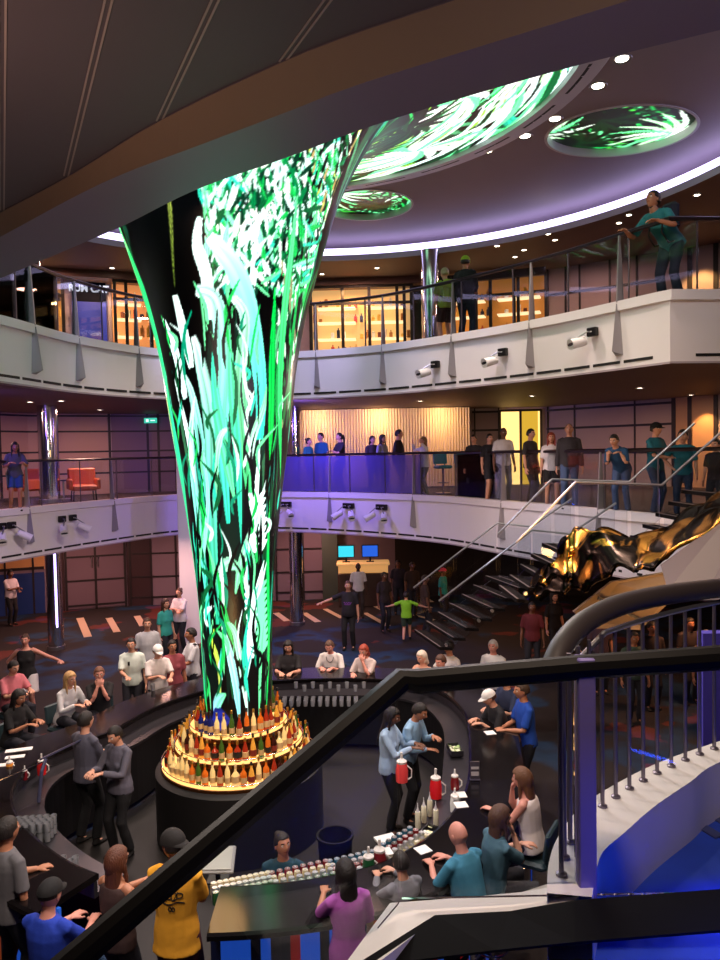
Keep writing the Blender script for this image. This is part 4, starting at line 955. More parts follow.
        child(hs_([tuple(v) for v in c_.v]), c_.f, {'visor': 'sun_visor'}.get(kd, 'cap'), cm(cc, 'cap'), lb=None)
    info = dict(root=root, top=top_o, hc=hc*S, HR=HR, S=S, pel=pel*S, sh=[s*S for s in sh], AR=AR, W=W, fx=fx, child=child, cm=cm, up=up, nb=nb*S)
    if pose == 'sit' and zf == 0 and seat > .5:
        st = stool(W.x, W.y, zf, fx, ' '.join(('bar stool under the '+label).split()[:16]), 'bar stools around the bar', (40, 60, 66), back=True); st.scale = (1, 1, seat/.83)
    PEOPLE.append(info); return info
BAR = (-1.5, 9.7)
# ------------------------------------------------------------------ who stands where
def onlevel(path, zf, px, py, back, face, top, label, pose='stand', lean=0., arms=('down', 'down'), zt=0, **k):
    q = hit([(p.x, p.y) for p in path], px, zf+.8); n = Vector((-q[2].y, q[2].x)); p = Vector((q[0], q[1]))+n*back
    # keep the pixel column: slide along the ray
    D = p.y; w = P(px, py, D); H = (w.z-zf)/(1 if abs(lean) < .05 else (cos(lean)*.45+.55)); H = max(1.2, min(1.95, H))
    return person(px, py, zf, face, top, label, H=H, pose=pose, lean=lean, arms=arms, at=(w.x, w.y), **k)
BK = (30, 24, 22); BR = (70, 42, 28)
ul = lambda *a, **k: onlevel(UP, 7.2, *a, **k); ml = lambda *a, **k: onlevel(MID, 3.9, *a, **k)
u1 = ul(672, 200, .62, -62, (40, 120, 130), 'person leaning over the corner of the upper balcony in a teal and red top', lean=.75, arms=((-.25, -.62, 1.08), (.25, -.60, 1.08)), head=(-.5, 0), skin='tan', hair=('short', BK), bottom=('trousers', (22, 34, 48)))
u2 = ul(465, 256, .5, 150, (28, 26, 34), 'person in a lime green cap and dark jacket on the upper level', skin='tan', hair=('short', BK), cap=('cap', (150, 190, 50)), bottom=('trousers', (30, 40, 62)), arms=('front', 'down'), sleeve='long')
u3 = ul(445, 268, .65, 200, (160, 180, 70), 'person in a yellow green top standing beside the upper chrome column', skin='fair', hair=('short', (170, 160, 130)), bottom=('shorts', (60, 40, 40)))
# middle level
ml(13, 443, .40, 35, (80, 80, 100), 'long haired woman leaning on the middle railing at the left edge', lean=.35, arms=('rail', 'rail'), sex='f', hair=('long', BK), bottom=('shorts', (40, 70, 130)), skin='tan')
for (px, py, bk, fc, top, lb, kw) in [
    (308, 438, .9, 60, (40, 120, 125), 'leftmost person in teal behind the violet glass, facing right', dict(sex='f', hair=('bun', BK))),
    (321, 433, 1.3, -40, (30, 100, 130), 'taller person in blue teal second from left behind the violet glass', dict()),
    (340, 433, .8, -60, (40, 36, 46), 'person in black facing left with bent arms behind the violet glass', dict(arms=('cross', 'cross'), sex='f', hair=('ponytail', BK))),
    (372, 436, 1.2, 30, (60, 50, 60), 'person in dark clothes left of the central pair behind the violet glass', dict(sex='f', hair=('bob', BK))),
    (382, 435, .7, 50, (150, 150, 170), 'person in a pale grey top behind the violet glass', dict(sex='f', hair=('long', BK))),
    (398, 430, .6, 70, (30, 28, 36), 'broad person in black with pale shorts behind the violet glass', dict(bottom=('shorts', (150, 170, 200)), belly=.05)),
    (424, 437, .7, -70, (225, 222, 222), 'person in a white top with raised arms by the curtain', dict(arms=('up', 'up'), sex='f', hair=('bob', (140, 110, 70)), bottom=('trousers', (90, 84, 70)), sleeve='long')),
    (474, 435, 1.0, -30, (40, 36, 42), 'person in dark clothes at the right end of the cream curtain', dict()),
    (489, 434, .5, 20, (28, 26, 34), 'person in a black top and skirt left of the bright doorway', dict(sex='f', hair=('short', BK), bottom=('shorts', (35, 35, 45)))),
    (503, 428, 1.0, 10, (215, 212, 215), 'person in a white shirt in front of the bright doorway', dict(skin='brown', hair=('buzz', BK))),
    (530, 429, .6, 40, (46, 40, 44), 'person in a dark top at the right side of the bright doorway', dict(bottom=('trousers', (50, 40, 36)), sex='f', hair=('short', BK))),
    (551, 433, .6, -10, (225, 220, 225), 'red haired girl in a white top and black shorts on the middle level', dict(sex='f', hair=('long', (150, 60, 40)), bottom=('shorts', (24, 22, 26)))),
    (569, 424, .6, -15, (50, 46, 52), 'person in a dark jacket and jeans beside the red haired girl', dict(hair=('buzz', (90, 70, 60)), bottom=('trousers', (70, 90, 130)), sleeve='long'))]:
    ml(px, py, bk, fc, top, lb, **kw)
ml(622, 437, .6, -40, (30, 70, 110), 'dark haired person bent over the railing right of the jacket wearer', lean=.7, arms=('rail', 'rail'), hair=('short', BK), bottom=('trousers', (60, 80, 120)), fine=False)
ml(655, 423, .7, 30, (24, 98, 116), 'person in teal with a black cap near the glass staircase', cap=('cap', (20, 20, 22)), hair=('short', BK), bottom=('trousers', (40, 60, 90)), arms=('front', 'front'))
ml(683, 431, .7, -30, (20, 96, 112), 'person in teal without a cap near the glass staircase', hair=('short', BK), bottom=('trousers', (34, 50, 80)), arms=('hip', 'down'))
ml(716, 440, .7, -50, (40, 30, 34), 'person in dark red cut by the right edge on the middle level', hair=('short', BK))
# ground floor, behind the bar guests
def gp(px, py, face, top, label, **k): return person(px, py, 0, face, top, label, **k)
gp(10, 570, 60, (205, 196, 206), 'person in a pale shirt and black trousers at the far left wall', hair=('short', BK), skin='brown', arms=('cross', 'front'), bottom=('trousers', (20, 20, 26)))
gp(179, 588, -20, (220, 212, 216), 'woman in white holding her hands up left of the video column', sex='f', hair=('bun', BR), arms=('cross', 'cross'))
gp(165, 599, 60, (50, 160, 150), 'long haired woman in a turquoise shirt facing the woman in white', sex='f', hair=('long', BR))
gp(358, 563, 10, (226, 226, 232), 'person in a loose white shirt in front of the service desk', skin='dark', hair=('buzz', BK), bottom=('trousers', (60, 50, 50)))
gp(348, 581, -10, (28, 24, 32), 'big person in black with a purple print in front of the service desk', hair=('short', (90, 60, 40)), bottom=('trousers', (24, 22, 26)), belly=.08, arms=('out', 'down'), H=1.78)
gp(406, 592, 170, (130, 200, 40), 'child in a lime green shirt running away across the dark floor', H=1.35, pose='walk', arms=('out', 'out'), hair=('short', BK), bottom=('shorts', (40, 60, 50)))
gp(443, 568, 60, (30, 150, 150), 'person in a teal shirt and pink cap by the stairs', cap=('back', (220, 60, 90)), hair=('short', BK), skin='brown', bottom=('trousers', (40, 34, 40)), H=1.6)
gp(425, 575, 100, (60, 44, 42), 'dark dressed person left of the pink cap', hair=('short', BK), skin='brown')
gp(384, 572, 30, (44, 34, 36), 'dark dressed person behind the child in lime green', hair=('short', BK), skin='brown', sex='f')
gp(398, 560, 0, (36, 30, 44), 'faint dark figure far back under the middle level', hair=('short', BK), skin='brown')
gp(412, 562, 20, (50, 34, 30), 'second faint dark figure far back under the middle level', hair=('short', BK), skin='brown')
gp(554, 592, 20, (24, 20, 24), 'woman with long black hair standing under the golden stair cladding', sex='f', hair=('long', BK), skin='fair')
gp(532, 602, -10, (90, 24, 34), 'person in dark red beside the woman under the golden cladding', hair=('short', BK), skin='brown')
gp(581, 606, 50, (30, 26, 30), 'person in black right of the woman under the golden cladding', hair=('short', BK), skin='fair')
for px, py, c, lb in ((600, 612, (60, 44, 60), 'person in plum seen between the dark handrail and the stairs'), (634, 632, (60, 80, 70), 'person in grey green behind the stair balusters'), (652, 622, (40, 30, 36), 'person in black behind the stair balusters'),
                      (690, 618, (50, 40, 44), 'person in dark clothes behind the balusters near the right edge'), (706, 630, (80, 60, 56), 'person in brown behind the balusters near the right edge')):
    gp(px, py, 0, c, lb, hair=('short', BK), skin='tan')
# guests on the far side of the bar
WT = (222, 218, 220)
gp(25, 634, 10, (26, 22, 26), 'woman in a black tank top and white skirt with hands on hips, left', sex='f', sleeve='tank', hair=('bun', BR), arms=('hip', 'out'), bottom=('skirt', (215, 205, 210)), skin='pink')
gp(14, 661, 'c', (200, 110, 120), 'man in a pink polo shirt at the left end of the bar', arms=('bar', 'bar'), hair=('short', BK), lean=.1, belly=.05, pose='sit')
gp(20, 690, 'c', (24, 22, 24), 'dark haired person in black in front of the pink polo', sex='f', arms=('bar', 'bar'), hair=('long', BK), lean=.2, pose='sit', skin='tan')
gp(70, 672, 60, (205, 202, 205), 'blond woman in a white cardigan leaning on the bar', sex='f', arms=('bar', 'bar'), hair=('long', (190, 150, 100)), lean=.25, sleeve='long', pose='sit')
gp(99, 667, 20, (22, 20, 24), 'person in a black shirt with hands clasped at the chin', arms=('chin', 'chin'), hair=('short', (110, 70, 50)), pose='sit', skin='pink', lean=.15)
gp(131, 638, 10, (212, 224, 216), 'man with black hair in a white shirt, sunglasses hung at the collar', hair=('short', BK), arms=('front', 'down'), H=1.72)
gp(147, 618, 20, (176, 176, 182), 'man in a light grey shirt standing behind the white cap', hair=('short', BR), H=1.78)
gp(158, 645, 'c', (214, 206, 204), 'man in a white cap and white shirt holding a drink at the bar', cap=('cap', (230, 228, 226)), hair=('short', BR), arms=('hold', 'bar'))
gp(191, 628, -60, (214, 216, 220), 'man in a white uniform shirt with black shoulder boards by the video column', hair=('short', BK), arms=('front', 'front'), H=1.78, skin='tan')
gp(206, 606, -60, (190, 190, 190), 'person in a pale top partly hidden by the video column', sex='f', hair=('short', BR), skin='tan')
gp(172, 640, 30, (150, 70, 80), 'person in a rose red top between the white shirts', sex='f', hair=('short', BK), skin='tan')
gp(288, 641, 'c', (26, 22, 26), 'long haired person in black at the bar right of the video column', sex='f', hair=('long', BK), arms=('bar', 'bar'), pose='sit')
gp(329, 641, 'c', (226, 220, 216), 'man in a white shirt with a necklace leaning on the far bar counter', hair=('short', (90, 64, 50)), arms=('bar', 'bar'), lean=.3, belly=.05, skin='pink', pose='sit')
gp(363, 645, 'c', (196, 180, 176), 'woman with short red hair in a beige top at the far counter', sex='f', hair=('bob', (150, 60, 40)), arms=('bar', 'chin'), lean=.2, skin='pink', pose='sit')
gp(421, 651, 'c', (176, 176, 170), 'grey haired person in a pale sleeveless top behind the black rail', sex='f', hair=('bob', (200, 190, 175)), arms=('bar', 'bar'), pose='sit', sleeve='tank')
gp(449, 641, -50, (225, 222, 222), 'dark haired person in a white shirt just above the black rail', hair=('short', BK), pose='sit', arms=('bar', 'down'))
gp(440, 655, 'c', (216, 205, 200), 'brown haired guest in a white shirt with arm stretched on the counter', hair=('short', BR), pose='sit', arms=('bar', 'bar'), skin='pink')
gp(493, 640, -30, (226, 226, 226), 'grey haired man in a white polo above the black rail', hair=('short', (190, 186, 180)), skin='pink', arms=('down', 'front'))
gp(487, 690, 'c', (24, 24, 30), 'guest in a black shirt and white visor leaning on the right counter', sex='f', cap=('visor', (225, 222, 220)), hair=('short', BR), arms=('bar', 'bar'), lean=.35, pose='sit')
gp(522, 682, -80, (20, 70, 170), 'man in a royal blue shirt standing at the right counter', hair=('short', (60, 44, 34)), arms=('front', 'front'), H=1.78, bottom=('trousers', (24, 26, 32)), skin='tan', lean=.08)
gp(505, 672, -60, (40, 50, 80), 'person in navy between the visor and the royal blue shirt', hair=('short', (170, 165, 160)), arms=('bar', 'bar'), lean=.2)
# bartenders
gp(85, 712, 150, (86, 84, 98), 'bartender in a grey shirt seen from behind, left of the bottle shelves', hair=('short', BK), arms=('front', 'front'), bottom=('trousers', (14, 14, 18)), fine=True, sleeve='long', H=1.76)
gp(113, 727, -30, (92, 90, 104), 'female bartender in a grey blouse counting papers, beside the other bartender', sex='f', hair=('short', BK), arms=('hold', 'hold'), sleeve='long', bottom=('trousers', (14, 14, 18)), fine=True, head=(.3, 0))
gp(394, 708, 70, (160, 186, 214), 'bartender with long black braids in a light blue shirt pouring a red drink', sex='f', hair=('braids', (18, 14, 14)), arms=('hold', 'hold'), sleeve='long', bottom=('trousers', (12, 12, 16)), fine=True, skin='brown', head=(.3, 0))
gp(422, 704, 60, (140, 176, 206), 'second bartender in light blue bending to the sink behind the braided one', hair=('short', BK), arms=('front', 'hold'), lean=.25, sleeve='long', bottom=('trousers', (12, 12, 16)), fine=True, skin='tan', head=(.3, 0))
gp(281, 832, 0, (18, 60, 74), 'bartender in dark teal looking up from behind the rows of cans', sex='f', hair=('bun', BK), arms=('down', 'down'), fine=True, skin='tan', pose='sit', seat=.44, bottom=('trousers', (12, 12, 16)), head=(-.2, .5))
# guests on the near side
NE = dict(fine=True)
gp(521, 768, 'c', (226, 214, 212), 'woman in a sleeveless white top seated at the right counter', sex='f', sleeve='tank', hair=('long', (104, 68, 46)), arms=('chin', 'bar'), pose='sit', lean=.12, bottom=('trousers', (60, 60, 80)), skin='pink', **NE)
gp(500, 806, 110, (66, 100, 116), 'woman in a slate teal top between the bald man and the white top', sex='f', hair=('long', (84, 56, 40)), arms=('chin', 'bar'), pose='sit', lean=.15, skin='fair', **NE)
b21 = gp(457, 822, 'c', (62, 130, 160), 'bald man in a teal blue t-shirt leaning on the near counter', hair=('bald', BK), arms=('bar', 'bar'), pose='sit', lean=.2, belly=.04, skin='pink', bottom=('shorts', (70, 70, 80)), **NE)
gp(400, 852, 'c', (120, 120, 128), 'child in a grey hooded top with dark hair at the near counter', hair=('short', BK), arms=('bar', 'bar'), pose='sit', lean=.1, H=1.45, sleeve='long', seat=.74, **NE)
gp(345, 860, 'c', (170, 84, 172), 'long black haired person in a purple shirt at the near counter', sex='f', hair=('long', BK), arms=('down', 'bar'), H=1.6, lean=.05, bottom=('shorts', (200, 170, 110)), skin='tan', **NE)
gp(6, 818, 150, (96, 94, 98), 'person in a charcoal grey t-shirt seen from behind at the left edge', hair=('short', BK), H=1.8, skin='tan', arms=('down', 'front'), **NE)
gp(50, 880, 'c', (24, 56, 170), 'person in a black cap and bright blue t-shirt, seen from behind', cap=('cap', (18, 17, 20)), hair=('buzz', BK), skin='pink', arms=('bar', 'bar'), H=1.72, **NE)
gp(116, 848, 150, (60, 40, 38), 'woman with tousled auburn hair in a strappy brown top', sex='f', hair=('long', (92, 52, 36)), sleeve='tank', arms=('bar', 'bar'), skin='tan', H=1.68, **NE)
yl = gp(172, 830, 172, (245, 172, 44), 'man in a yellow t-shirt with black script on the back', cap=('back', (24, 20, 20)), hair=('short', BK), skin='tan', arms=('front', 'front'), H=1.86, hem=.07, bottom=('shorts', (80, 24, 40)), head=(.15, 1.1), **NE)
# ---- small things people wear
def onback(info, pts, r, m_, name, front=False, lb=None):
    from mathutils.bvhtree import BVHTree
    me = info['top'].data; bv = BVHTree.FromPolygons([v.co for v in me.vertices], [tuple(p.vertices) for p in me.polygons]); b = MB()
    s = -1 if front else 1
    for st in pts:
        q = []
        for (x, z) in st:
            h = bv.ray_cast(Vector((x*(1 if not front else 1), s*.6, z)), Vector((0, -s, 0)))
            if h[0]: q.append(h[0]+Vector((0, s*.003, 0)))
        if len(q) > 1: b.tube(q, r, 6)
    if b.v: 
        o = info['child']([v for v in b.v], b.f, name, m_, True, lb)
z0 = yl['pel'].z+.36
sc = []
for w_ in range(5):
    x = .10-.045*w_
    sc.append([(x+.03*cos(a), z0+.028*sin(a)*(1.3 if w_ in (1, 3) else .8)+.004*w_) for a in np.linspace(0, 5.4, 12)])
sc.append([(.13-.028*i, z0-.05+.012*sin(i*1.1)) for i in range(10)]); sc.append([(.0+.012*cos(a), z0-.10+.02*sin(a)) for a in np.linspace(0, 6, 9)]); sc.append([(-.03+.012*cos(a), z0-.10+.02*sin(a)) for a in np.linspace(0, 6, 9)])
sc.append([(.06, z0+.06), (.03, z0-.02), (.0, z0+.05), (-.03, z0-.03), (-.07, z0+.05)])
onback(yl, sc, .0045, mat('print_black', (20, 16, 14), .8), 'script_print')
for q in PEOPLE:
    lb = q['root']['label']
    if 'purple print' in lb: onback(q, [[(-.1+.02*i, q['pel'].z+.28+.02*sin(i*2)) for i in range(11)], [(-.08+.02*i, q['pel'].z+.24) for i in range(9)]], .008, mat('print_purple', (130, 60, 160), .8), 'chest_print', True)
    if 'shoulder boards' in lb:
        for s, p in zip((-1, 1), q['sh']): b = MB(); b.box(p+Vector((-s*.02, 0, .072)), (.12, .055, .012), bev=.004); q['child'](b.v, b.f, 'shoulder_board', mat('navy_black', (14, 14, 20), .7), False)
    if 'necklace' in lb: onback(q, [[(.07*cos(a), q['pel'].z+.44+.10*sin(a)) for a in np.linspace(pi, 2*pi, 12)]], .005, mat('necklace_dark', (40, 36, 36), .4), 'necklace', True)
    if 'sunglasses' in lb: 
        onback(q, [[(-.05, q['pel'].z+.38), (-.05, q['pel'].z+.31)], [(-.03, q['pel'].z+.38), (-.03, q['pel'].z+.31)]], .01, BLACKM, 'sunglasses', True)
    if 'rows of cans' in lb: pass
# backpack of the person in the corner and tote of the green cap person
def pack(info, c, col, nm):
    b = MB(); b.box((0, 0, 0), (.30, .16, .42), bev=.05); b.box((0, .09, -.08), (.22, .06, .2), bev=.03)
    p = Vector(info['up'](0, .20, .28))*info['S']; v = [Vector(x)+p for x in b.v]; info['child'](v, b.f, nm, mat(nm+'_%d' % c[0], c, .8), False)
    b = MB()
    for s in (-1, 1): b.tube([Vector(info['up'](s*.11, .13, .42)), Vector(info['up'](s*.12, .02, .545)), Vector(info['up'](s*.12, -.13, .42)), Vector(info['up'](s*.13, -.12, .22)), Vector(info['up'](s*.14, .10, .12))], .014, 6)
    info['child'](b.v, b.f, 'shoulder_strap', mat('strap_dark', (30, 28, 30), .8), True)
pack(u1, (30, 34, 52), 0, 'backpack'); pack(u3, (170, 190, 70), 0, 'backpack')
b = MB(); z1 = u1['hc']
# ------------------------------------------------------------------ the bar
IN = catmull([(-1.0, 7.05), (-2.2, 7.15), (-3.1, 7.75), (-3.85, 8.7), (-3.95, 9.6), (-3.35, 10.5), (-2.95, 11.5), (-2.1, 12.35), (-.6, 12.55), (.7, 12.25), (1.15, 11.2), (1.05, 9.8), (.75, 8.4), (.05, 7.4)], 8, closed=True)
IN = resample(IN, .12, closed=True)
# clockwise order seen from above: the outside is to the left of travel if area is negative
A_ = sum(a.x*b.y-b.x*a.y for a, b in zip(IN, IN[1:]+IN[:1]))
if A_ > 0: IN = IN[::-1]
def off(o): return [q for q in [offset(IN, o, True)[i] for i in GI]]
keep = [not (-2.35 < p.x < -1.42 and p.y < 8.0) for p in IN]; k0 = next(i for i in range(len(IN)) if keep[i] and not keep[i-1])
GI = [(k0+i) % len(IN) for i in range(len(IN)) if keep[(k0+i) % len(IN)]]
BT = mat('bar_top_black', (17, 14, 15), .14, spec=.28); BST = mat('bar_steel', (80, 78, 84), .32, .8)
e = empty('bar_counter', (-1.4, 9.7, 0), 'large round black topped bar counter encircling the bottle shelves', 'bar counter')
CL = [Vector(IN[i]) for i in GI]
b = MB(); b.sweep(CL, [(.0, .90), (.0, .94), (.36, .94), (.36, .90)]); b.build('work_surface', BST, e)
b = MB(); b.sweep(CL, [(.34, 1.06), (.34, 1.115), (.37, 1.125), (1.02, 1.125), (1.05, 1.11), (1.05, 1.07), (1.02, 1.06)]); b.build('countertop', BT, e, smooth=False)
b = MB(); b.sweep(CL, [(.03, .08), (.03, .90), (.06, .90), (.06, .08)]); b.build('inner_panel', mat('inner_black', (18, 17, 20), .4), e)
b = MB(); b.sweep(CL, [(.36, .9), (.36, 1.06), (.40, 1.06), (.40, .9)]); b.build('riser', BST, e)
OUT = resample(off(.80), .085); b = MB(); 
for i, (p, q) in enumerate(zip(OUT, OUT[1:])):
    b.k = random.Random(i*3+1).choice([0, 0, 1, 1, 1, 2, 2, 2, 3, 3, 4]); b.sweep([p, q], [(0, .12), (0, 1.05), (.03, 1.05), (.03, .12)])
b.build('striped_front', [mat('stripe_red', (170, 30, 30), .4, emit=(190, 30, 25), es=.2), mat('stripe_blue', (40, 90, 170), .4, emit=(30, 80, 190), es=.6), mat('stripe_black', (16, 14, 20), .4), mat('stripe_navy', (20, 30, 70), .4), mat('stripe_orange', (180, 90, 40), .4, emit=(180, 80, 30), es=.25)], e)
b = MB(); b.tube(resample(off(1.0), .2), .025, 8, cap=False); 
fr = b.build('foot_rail', CHROME, e, smooth=True); fr.location = (0, 0, .22)
# dark floor of the bartenders' aisle
b = MB(); n_ = len(IN); b.add([(p.x, p.y, .012) for p in IN], [tuple(range(n_))]); struct(b.build('floor_bar_aisle', mat('rubber_floor', (24, 20, 20), .6)))
# ---- bottle shelves
e = empty('bottle_display', (FX, FY, 0), 'round three tiered lit bottle shelf at the foot of the video column', 'shelf')
LIT = emis('lit_shelf', (255, 190, 110), 1.9)
TI = [(.98, .98), (.80, 1.22), (.60, 1.46)]
b = MB(); b.lathe((FX, FY, 0), [(1.12, 0), (1.12, .9), (1.04, .95)], 64); b.build('plinth', mat('plinth_black', (12, 10, 11), .65), e, smooth='auto')
for r, z in TI:
    b = MB(); b.lathe((FX, FY, 0), [(r+.04, z-.05), (r+.07, z-.045), (r+.07, z), (r+.055, z+.005)], 72, cap=False); b.build('shelf_edge', mat('shelf_edge_bronze', (110, 70, 36), .25, .8), e, smooth='auto')
    b = MB(); b.lathe((FX, FY, 0), [(r-.16, z+.006), (r+.055, z+.006)], 72, cap=False); b.build('lit_shelf_top', LIT, e)
    b = MB(); b.lathe((FX, FY, 0), [(r-.16, z), (r-.16, z+.24 if z < 1.4 else z+.02)], 72, cap=False); b.build('tier_wall', mat('tier_dark', (46, 26, 16), .3), e)
    b = MB(); b.tube([(FX+(r+.06)*cos(a), FY+(r+.06)*sin(a), z+.06) for a in np.linspace(0, 2*pi, 73)], .006, 5, cap=False); b.build('guard_rail', CHROME, e, smooth=True)
b = MB(); b.lathe((FX, FY, 0), [(.46, 1.46), (.46, 1.5), (.0, 1.5)], 40); b.build('column_socket', BLACKM, e)
BG = {}
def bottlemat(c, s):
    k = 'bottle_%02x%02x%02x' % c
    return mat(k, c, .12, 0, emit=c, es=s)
KINDS = []
def bottle_proto(kind, gl, lab, cap_, label):
    prof = {'round': [(.030, 0), (.036, .006), (.037, .02), (.037, .15), (.034, .17), (.016, .20), (.013, .215), (.013, .265)],
            'squat': [(.040, 0), (.047, .008), (.048, .03), (.046, .11), (.036, .14), (.016, .165), (.013, .18), (.013, .22)],
            'tall': [(.028, 0), (.032, .006), (.032, .02), (.030, .19), (.020, .225), (.012, .25), (.012, .31)],
            'taper': [(.030, 0), (.038, .01), (.040, .05), (.030, .16), (.018, .21), (.013, .23), (.013, .28)]}[kind]
    e = empty('liquor_bottle', (0, 0, 0), label, 'bottle', 'bottles on the lit shelves')
    b = MB(); b.lathe((0, 0, 0), prof, 12); gb = b.build('glass_body', gl, e, smooth='auto', world=False)
    r = max(p[0] for p in prof); b = MB(); b.lathe((0, 0, 0), [(r+.001, .05), (r+.0015, .055), (r+.0015, .115), (r+.001, .12)], 12); b.build('paper_label', lab, e, smooth='auto', world=False)
    t = prof[-1][1]; b = MB(); b.lathe((0, 0, 0), [(.0145, t-.02), (.0145, t+.02), (.012, t+.024)], 10); b.build('cap', cap_, gb, smooth='auto', world=False)
    return e
CR = mat('label_cream', (200, 170, 120), .6); RD = mat('label_red', (120, 36, 26), .6); BKL = mat('label_black', (24, 20, 20), .6); GO = mat('cap_gold', (210, 160, 70), .3, .8)
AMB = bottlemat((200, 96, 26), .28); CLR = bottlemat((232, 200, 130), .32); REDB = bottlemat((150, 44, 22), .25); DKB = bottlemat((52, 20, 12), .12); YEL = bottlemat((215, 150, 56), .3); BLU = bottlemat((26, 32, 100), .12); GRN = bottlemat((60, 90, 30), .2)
PR = [('round', AMB, CR, GO, 'round amber bottle with a cream paper band'), ('tall', CLR, CR, GO, 'tall pale clear bottle with a gold cap'), ('squat', REDB, BKL, GO, 'squat red brown bottle with a black band'), ('taper', YEL, RD, BKL, 'tapered yellow bottle with a red band'),
      ('round', DKB, RD, BKL, 'round dark brown bottle with a red band'), ('tall', AMB, BKL, BKL, 'tall amber bottle with a black band'), ('squat', CLR, CR, CR, 'squat clear bottle with a cream cap'), ('taper', REDB, CR, GO, 'tapered red bottle with a cream band'),
      ('tall', GRN, CR, GO, 'tall green bottle with a cream band'), ('round', BLU, CR, BKL, 'round deep blue bottle with a cream band')]
PB = None
rb = random.Random(4); protos = {}
TN_ = ['lowest', 'middle', 'top']
for ti, (r, z) in enumerate(TI):
    nb_ = [60, 48, 36][ti]
    for i in range(nb_):
        a = 2*pi*i/nb_; k = rb.choice([0, 0, 1, 1, 2, 3, 3, 4, 5, 6, 7, 7, 8]); 
        ca = cos(a); sa = sin(a)
        if ti == 2 and -2.6 < atan2(sa, ca) < -2.0: k = 9
        rr = r-.045+rb.uniform(-.02, .02)
        lb = PR[k][4].replace('with a', 'with').replace(' paper', '')+', %s lit tier %s' % (TN_[ti], 'facing the stairs' if sa < -.5 else 'at left' if ca < -.4 and sa < .5 else 'at right' if ca > .4 and sa < .5 else 'behind the column')
        gr = PR[k][4]+'s, '+TN_[ti]
        if k not in protos: protos[k] = bottle_proto(*PR[k]); o = protos[k]; o.location = (FX+rr*ca, FY+rr*sa, z+.008)
        else: o = dup(protos[k], (FX+rr*ca, FY+rr*sa, z+.008), a, scale=(1.1, 1.1, rb.uniform(.92, 1.12)))
        o['label'] = lb; o['group'] = 'bottles: '+lb
# ---- cans in rows on the near work surface
def near(px, py, z=.945): return atz(px, py, z)
can = empty('drink_can', (0, 0, 0), 'x', 'can', 'x')
b = MB(); b.lathe((0, 0, 0), [(.026, 0), (.033, .008), (.033, .105), (.029, .118)], 14); b.build('can_body', mat('can_red', (150, 40, 44), .3, .5), can, smooth='auto', world=False)
b = MB(); b.lathe((0, 0, 0), [(.029, .118), (.028, .122), (.026, .117), (0, .117)], 14); b.box((0, .006, .12), (.014, .024, .003)); b.build('can_lid', mat('can_lid', (215, 215, 215), .35, .7), can, smooth='auto', world=False)
cm_ = [mat('can_red', (150, 40, 44), .3, .5), mat('can_green', (60, 130, 70), .3, .5), mat('can_silver', (190, 195, 200), .3, .6), mat('can_teal', (50, 120, 150), .3, .5), mat('can_cream', (220, 205, 160), .4)]
first = True
CANS = []
def lane(p0, p1, rows, n, ki, what):
    global first
    a = near(*p0); c = near(*p1); d = (c-a); L = d.length; d.normalize(); nrm = Vector((-d.y, d.x, 0))
    for r in range(rows):
        for i in range(n):
            p = a+d*L*(i/(n-1))+nrm*(r*.078)
            k = ki[r % len(ki)]
            o = can if first else dup(can, p); 
            if first: o.location = p
            first = False
            lb = '%s can standing in %s' % (['red', 'green', 'silver', 'teal', 'cream'][k], what); o['label'] = lb; o['group'] = lb+'s'
            o['ci'] = k; CANS.append((o, k))
lane((268, 884), (214, 895), 3, 10, [4, 2, 1], 'the left rows behind the near counter'); lane((326, 872), (272, 884), 4, 8, [0, 4, 2, 1], 'the middle rows behind the near counter'); lane((372, 862), (330, 872), 5, 7, [3, 2, 0, 2, 1], 'the block beside the purple shirt')
lane((410, 838), (372, 862), 4, 8, [3, 0, 2, 4], 'the right rows beside the bald man'); 
BODYM = {}
for o, k in CANS:
    for ch in [q for q in LINK if q.parent == o]:
        if 'can_body' in ch.name:
            if k not in BODYM: m_ = ch.data.copy() if k else ch.data; m_.materials[0] = cm_[k]; BODYM[k] = m_
            ch.data = BODYM[k]
        del ch
    del o['ci']
# ---- glasses
GL = glassm('glassware', (225, 230, 235), 1.6, body=.5, bodycol=(225, 228, 235))
gproto = None
def tumbler(p, label, group, s=1.):
    global gproto
    if gproto is None:
        b = MB(); b.lathe((0, 0, 0), [(0, .004), (.028, .004), (.034, .10), (.036, .10), (.031, 0), (0, 0)], 14); gproto = b.build('glass_tumbler', GL, smooth='auto'); o = gproto; o.location = p
    else: o = gproto.copy(); o.location = p; LINK.append(o)
    return tag(o, label, 'glass', group)
for i in range(7):
    for j in range(3):
        for h in range(2):
            q = near(12+i*7, 836-i*.5, .945)+Vector((0, .0-j*.085, h*.105)); tumbler(q, 'small clear tumbler stacked on the steel surface at the far left', 'stacked tumblers at the left')
for i in range(9):
    q = near(42+i*4.2, 872-(i % 3)*3, .945); tumbler(q, 'loose clear tumbler on the steel surface in front of the stacked ones', 'loose tumblers at the left')
for i in range(11):
    for j in range(3):
        q = near(284+i*7.2, 706, .945)+Vector((0, j*.085, 0)); tumbler(q, 'upturned clear tumbler in the rack at the back of the bar', 'tumblers in the back rack')
for i in range(9): q = atz(296+i*8.5, 688+i % 2*3, 1.13); tumbler(q, 'clear tumbler on the far countertop in front of the white shirts', 'tumblers on the far countertop')
for (x, y, lb) in ((153, 690, 'clear plastic cup in front of the man in the white cap'), (258, 690, 'cup right behind the video column')): tumbler(atz(x, y, 1.13), lb, None)
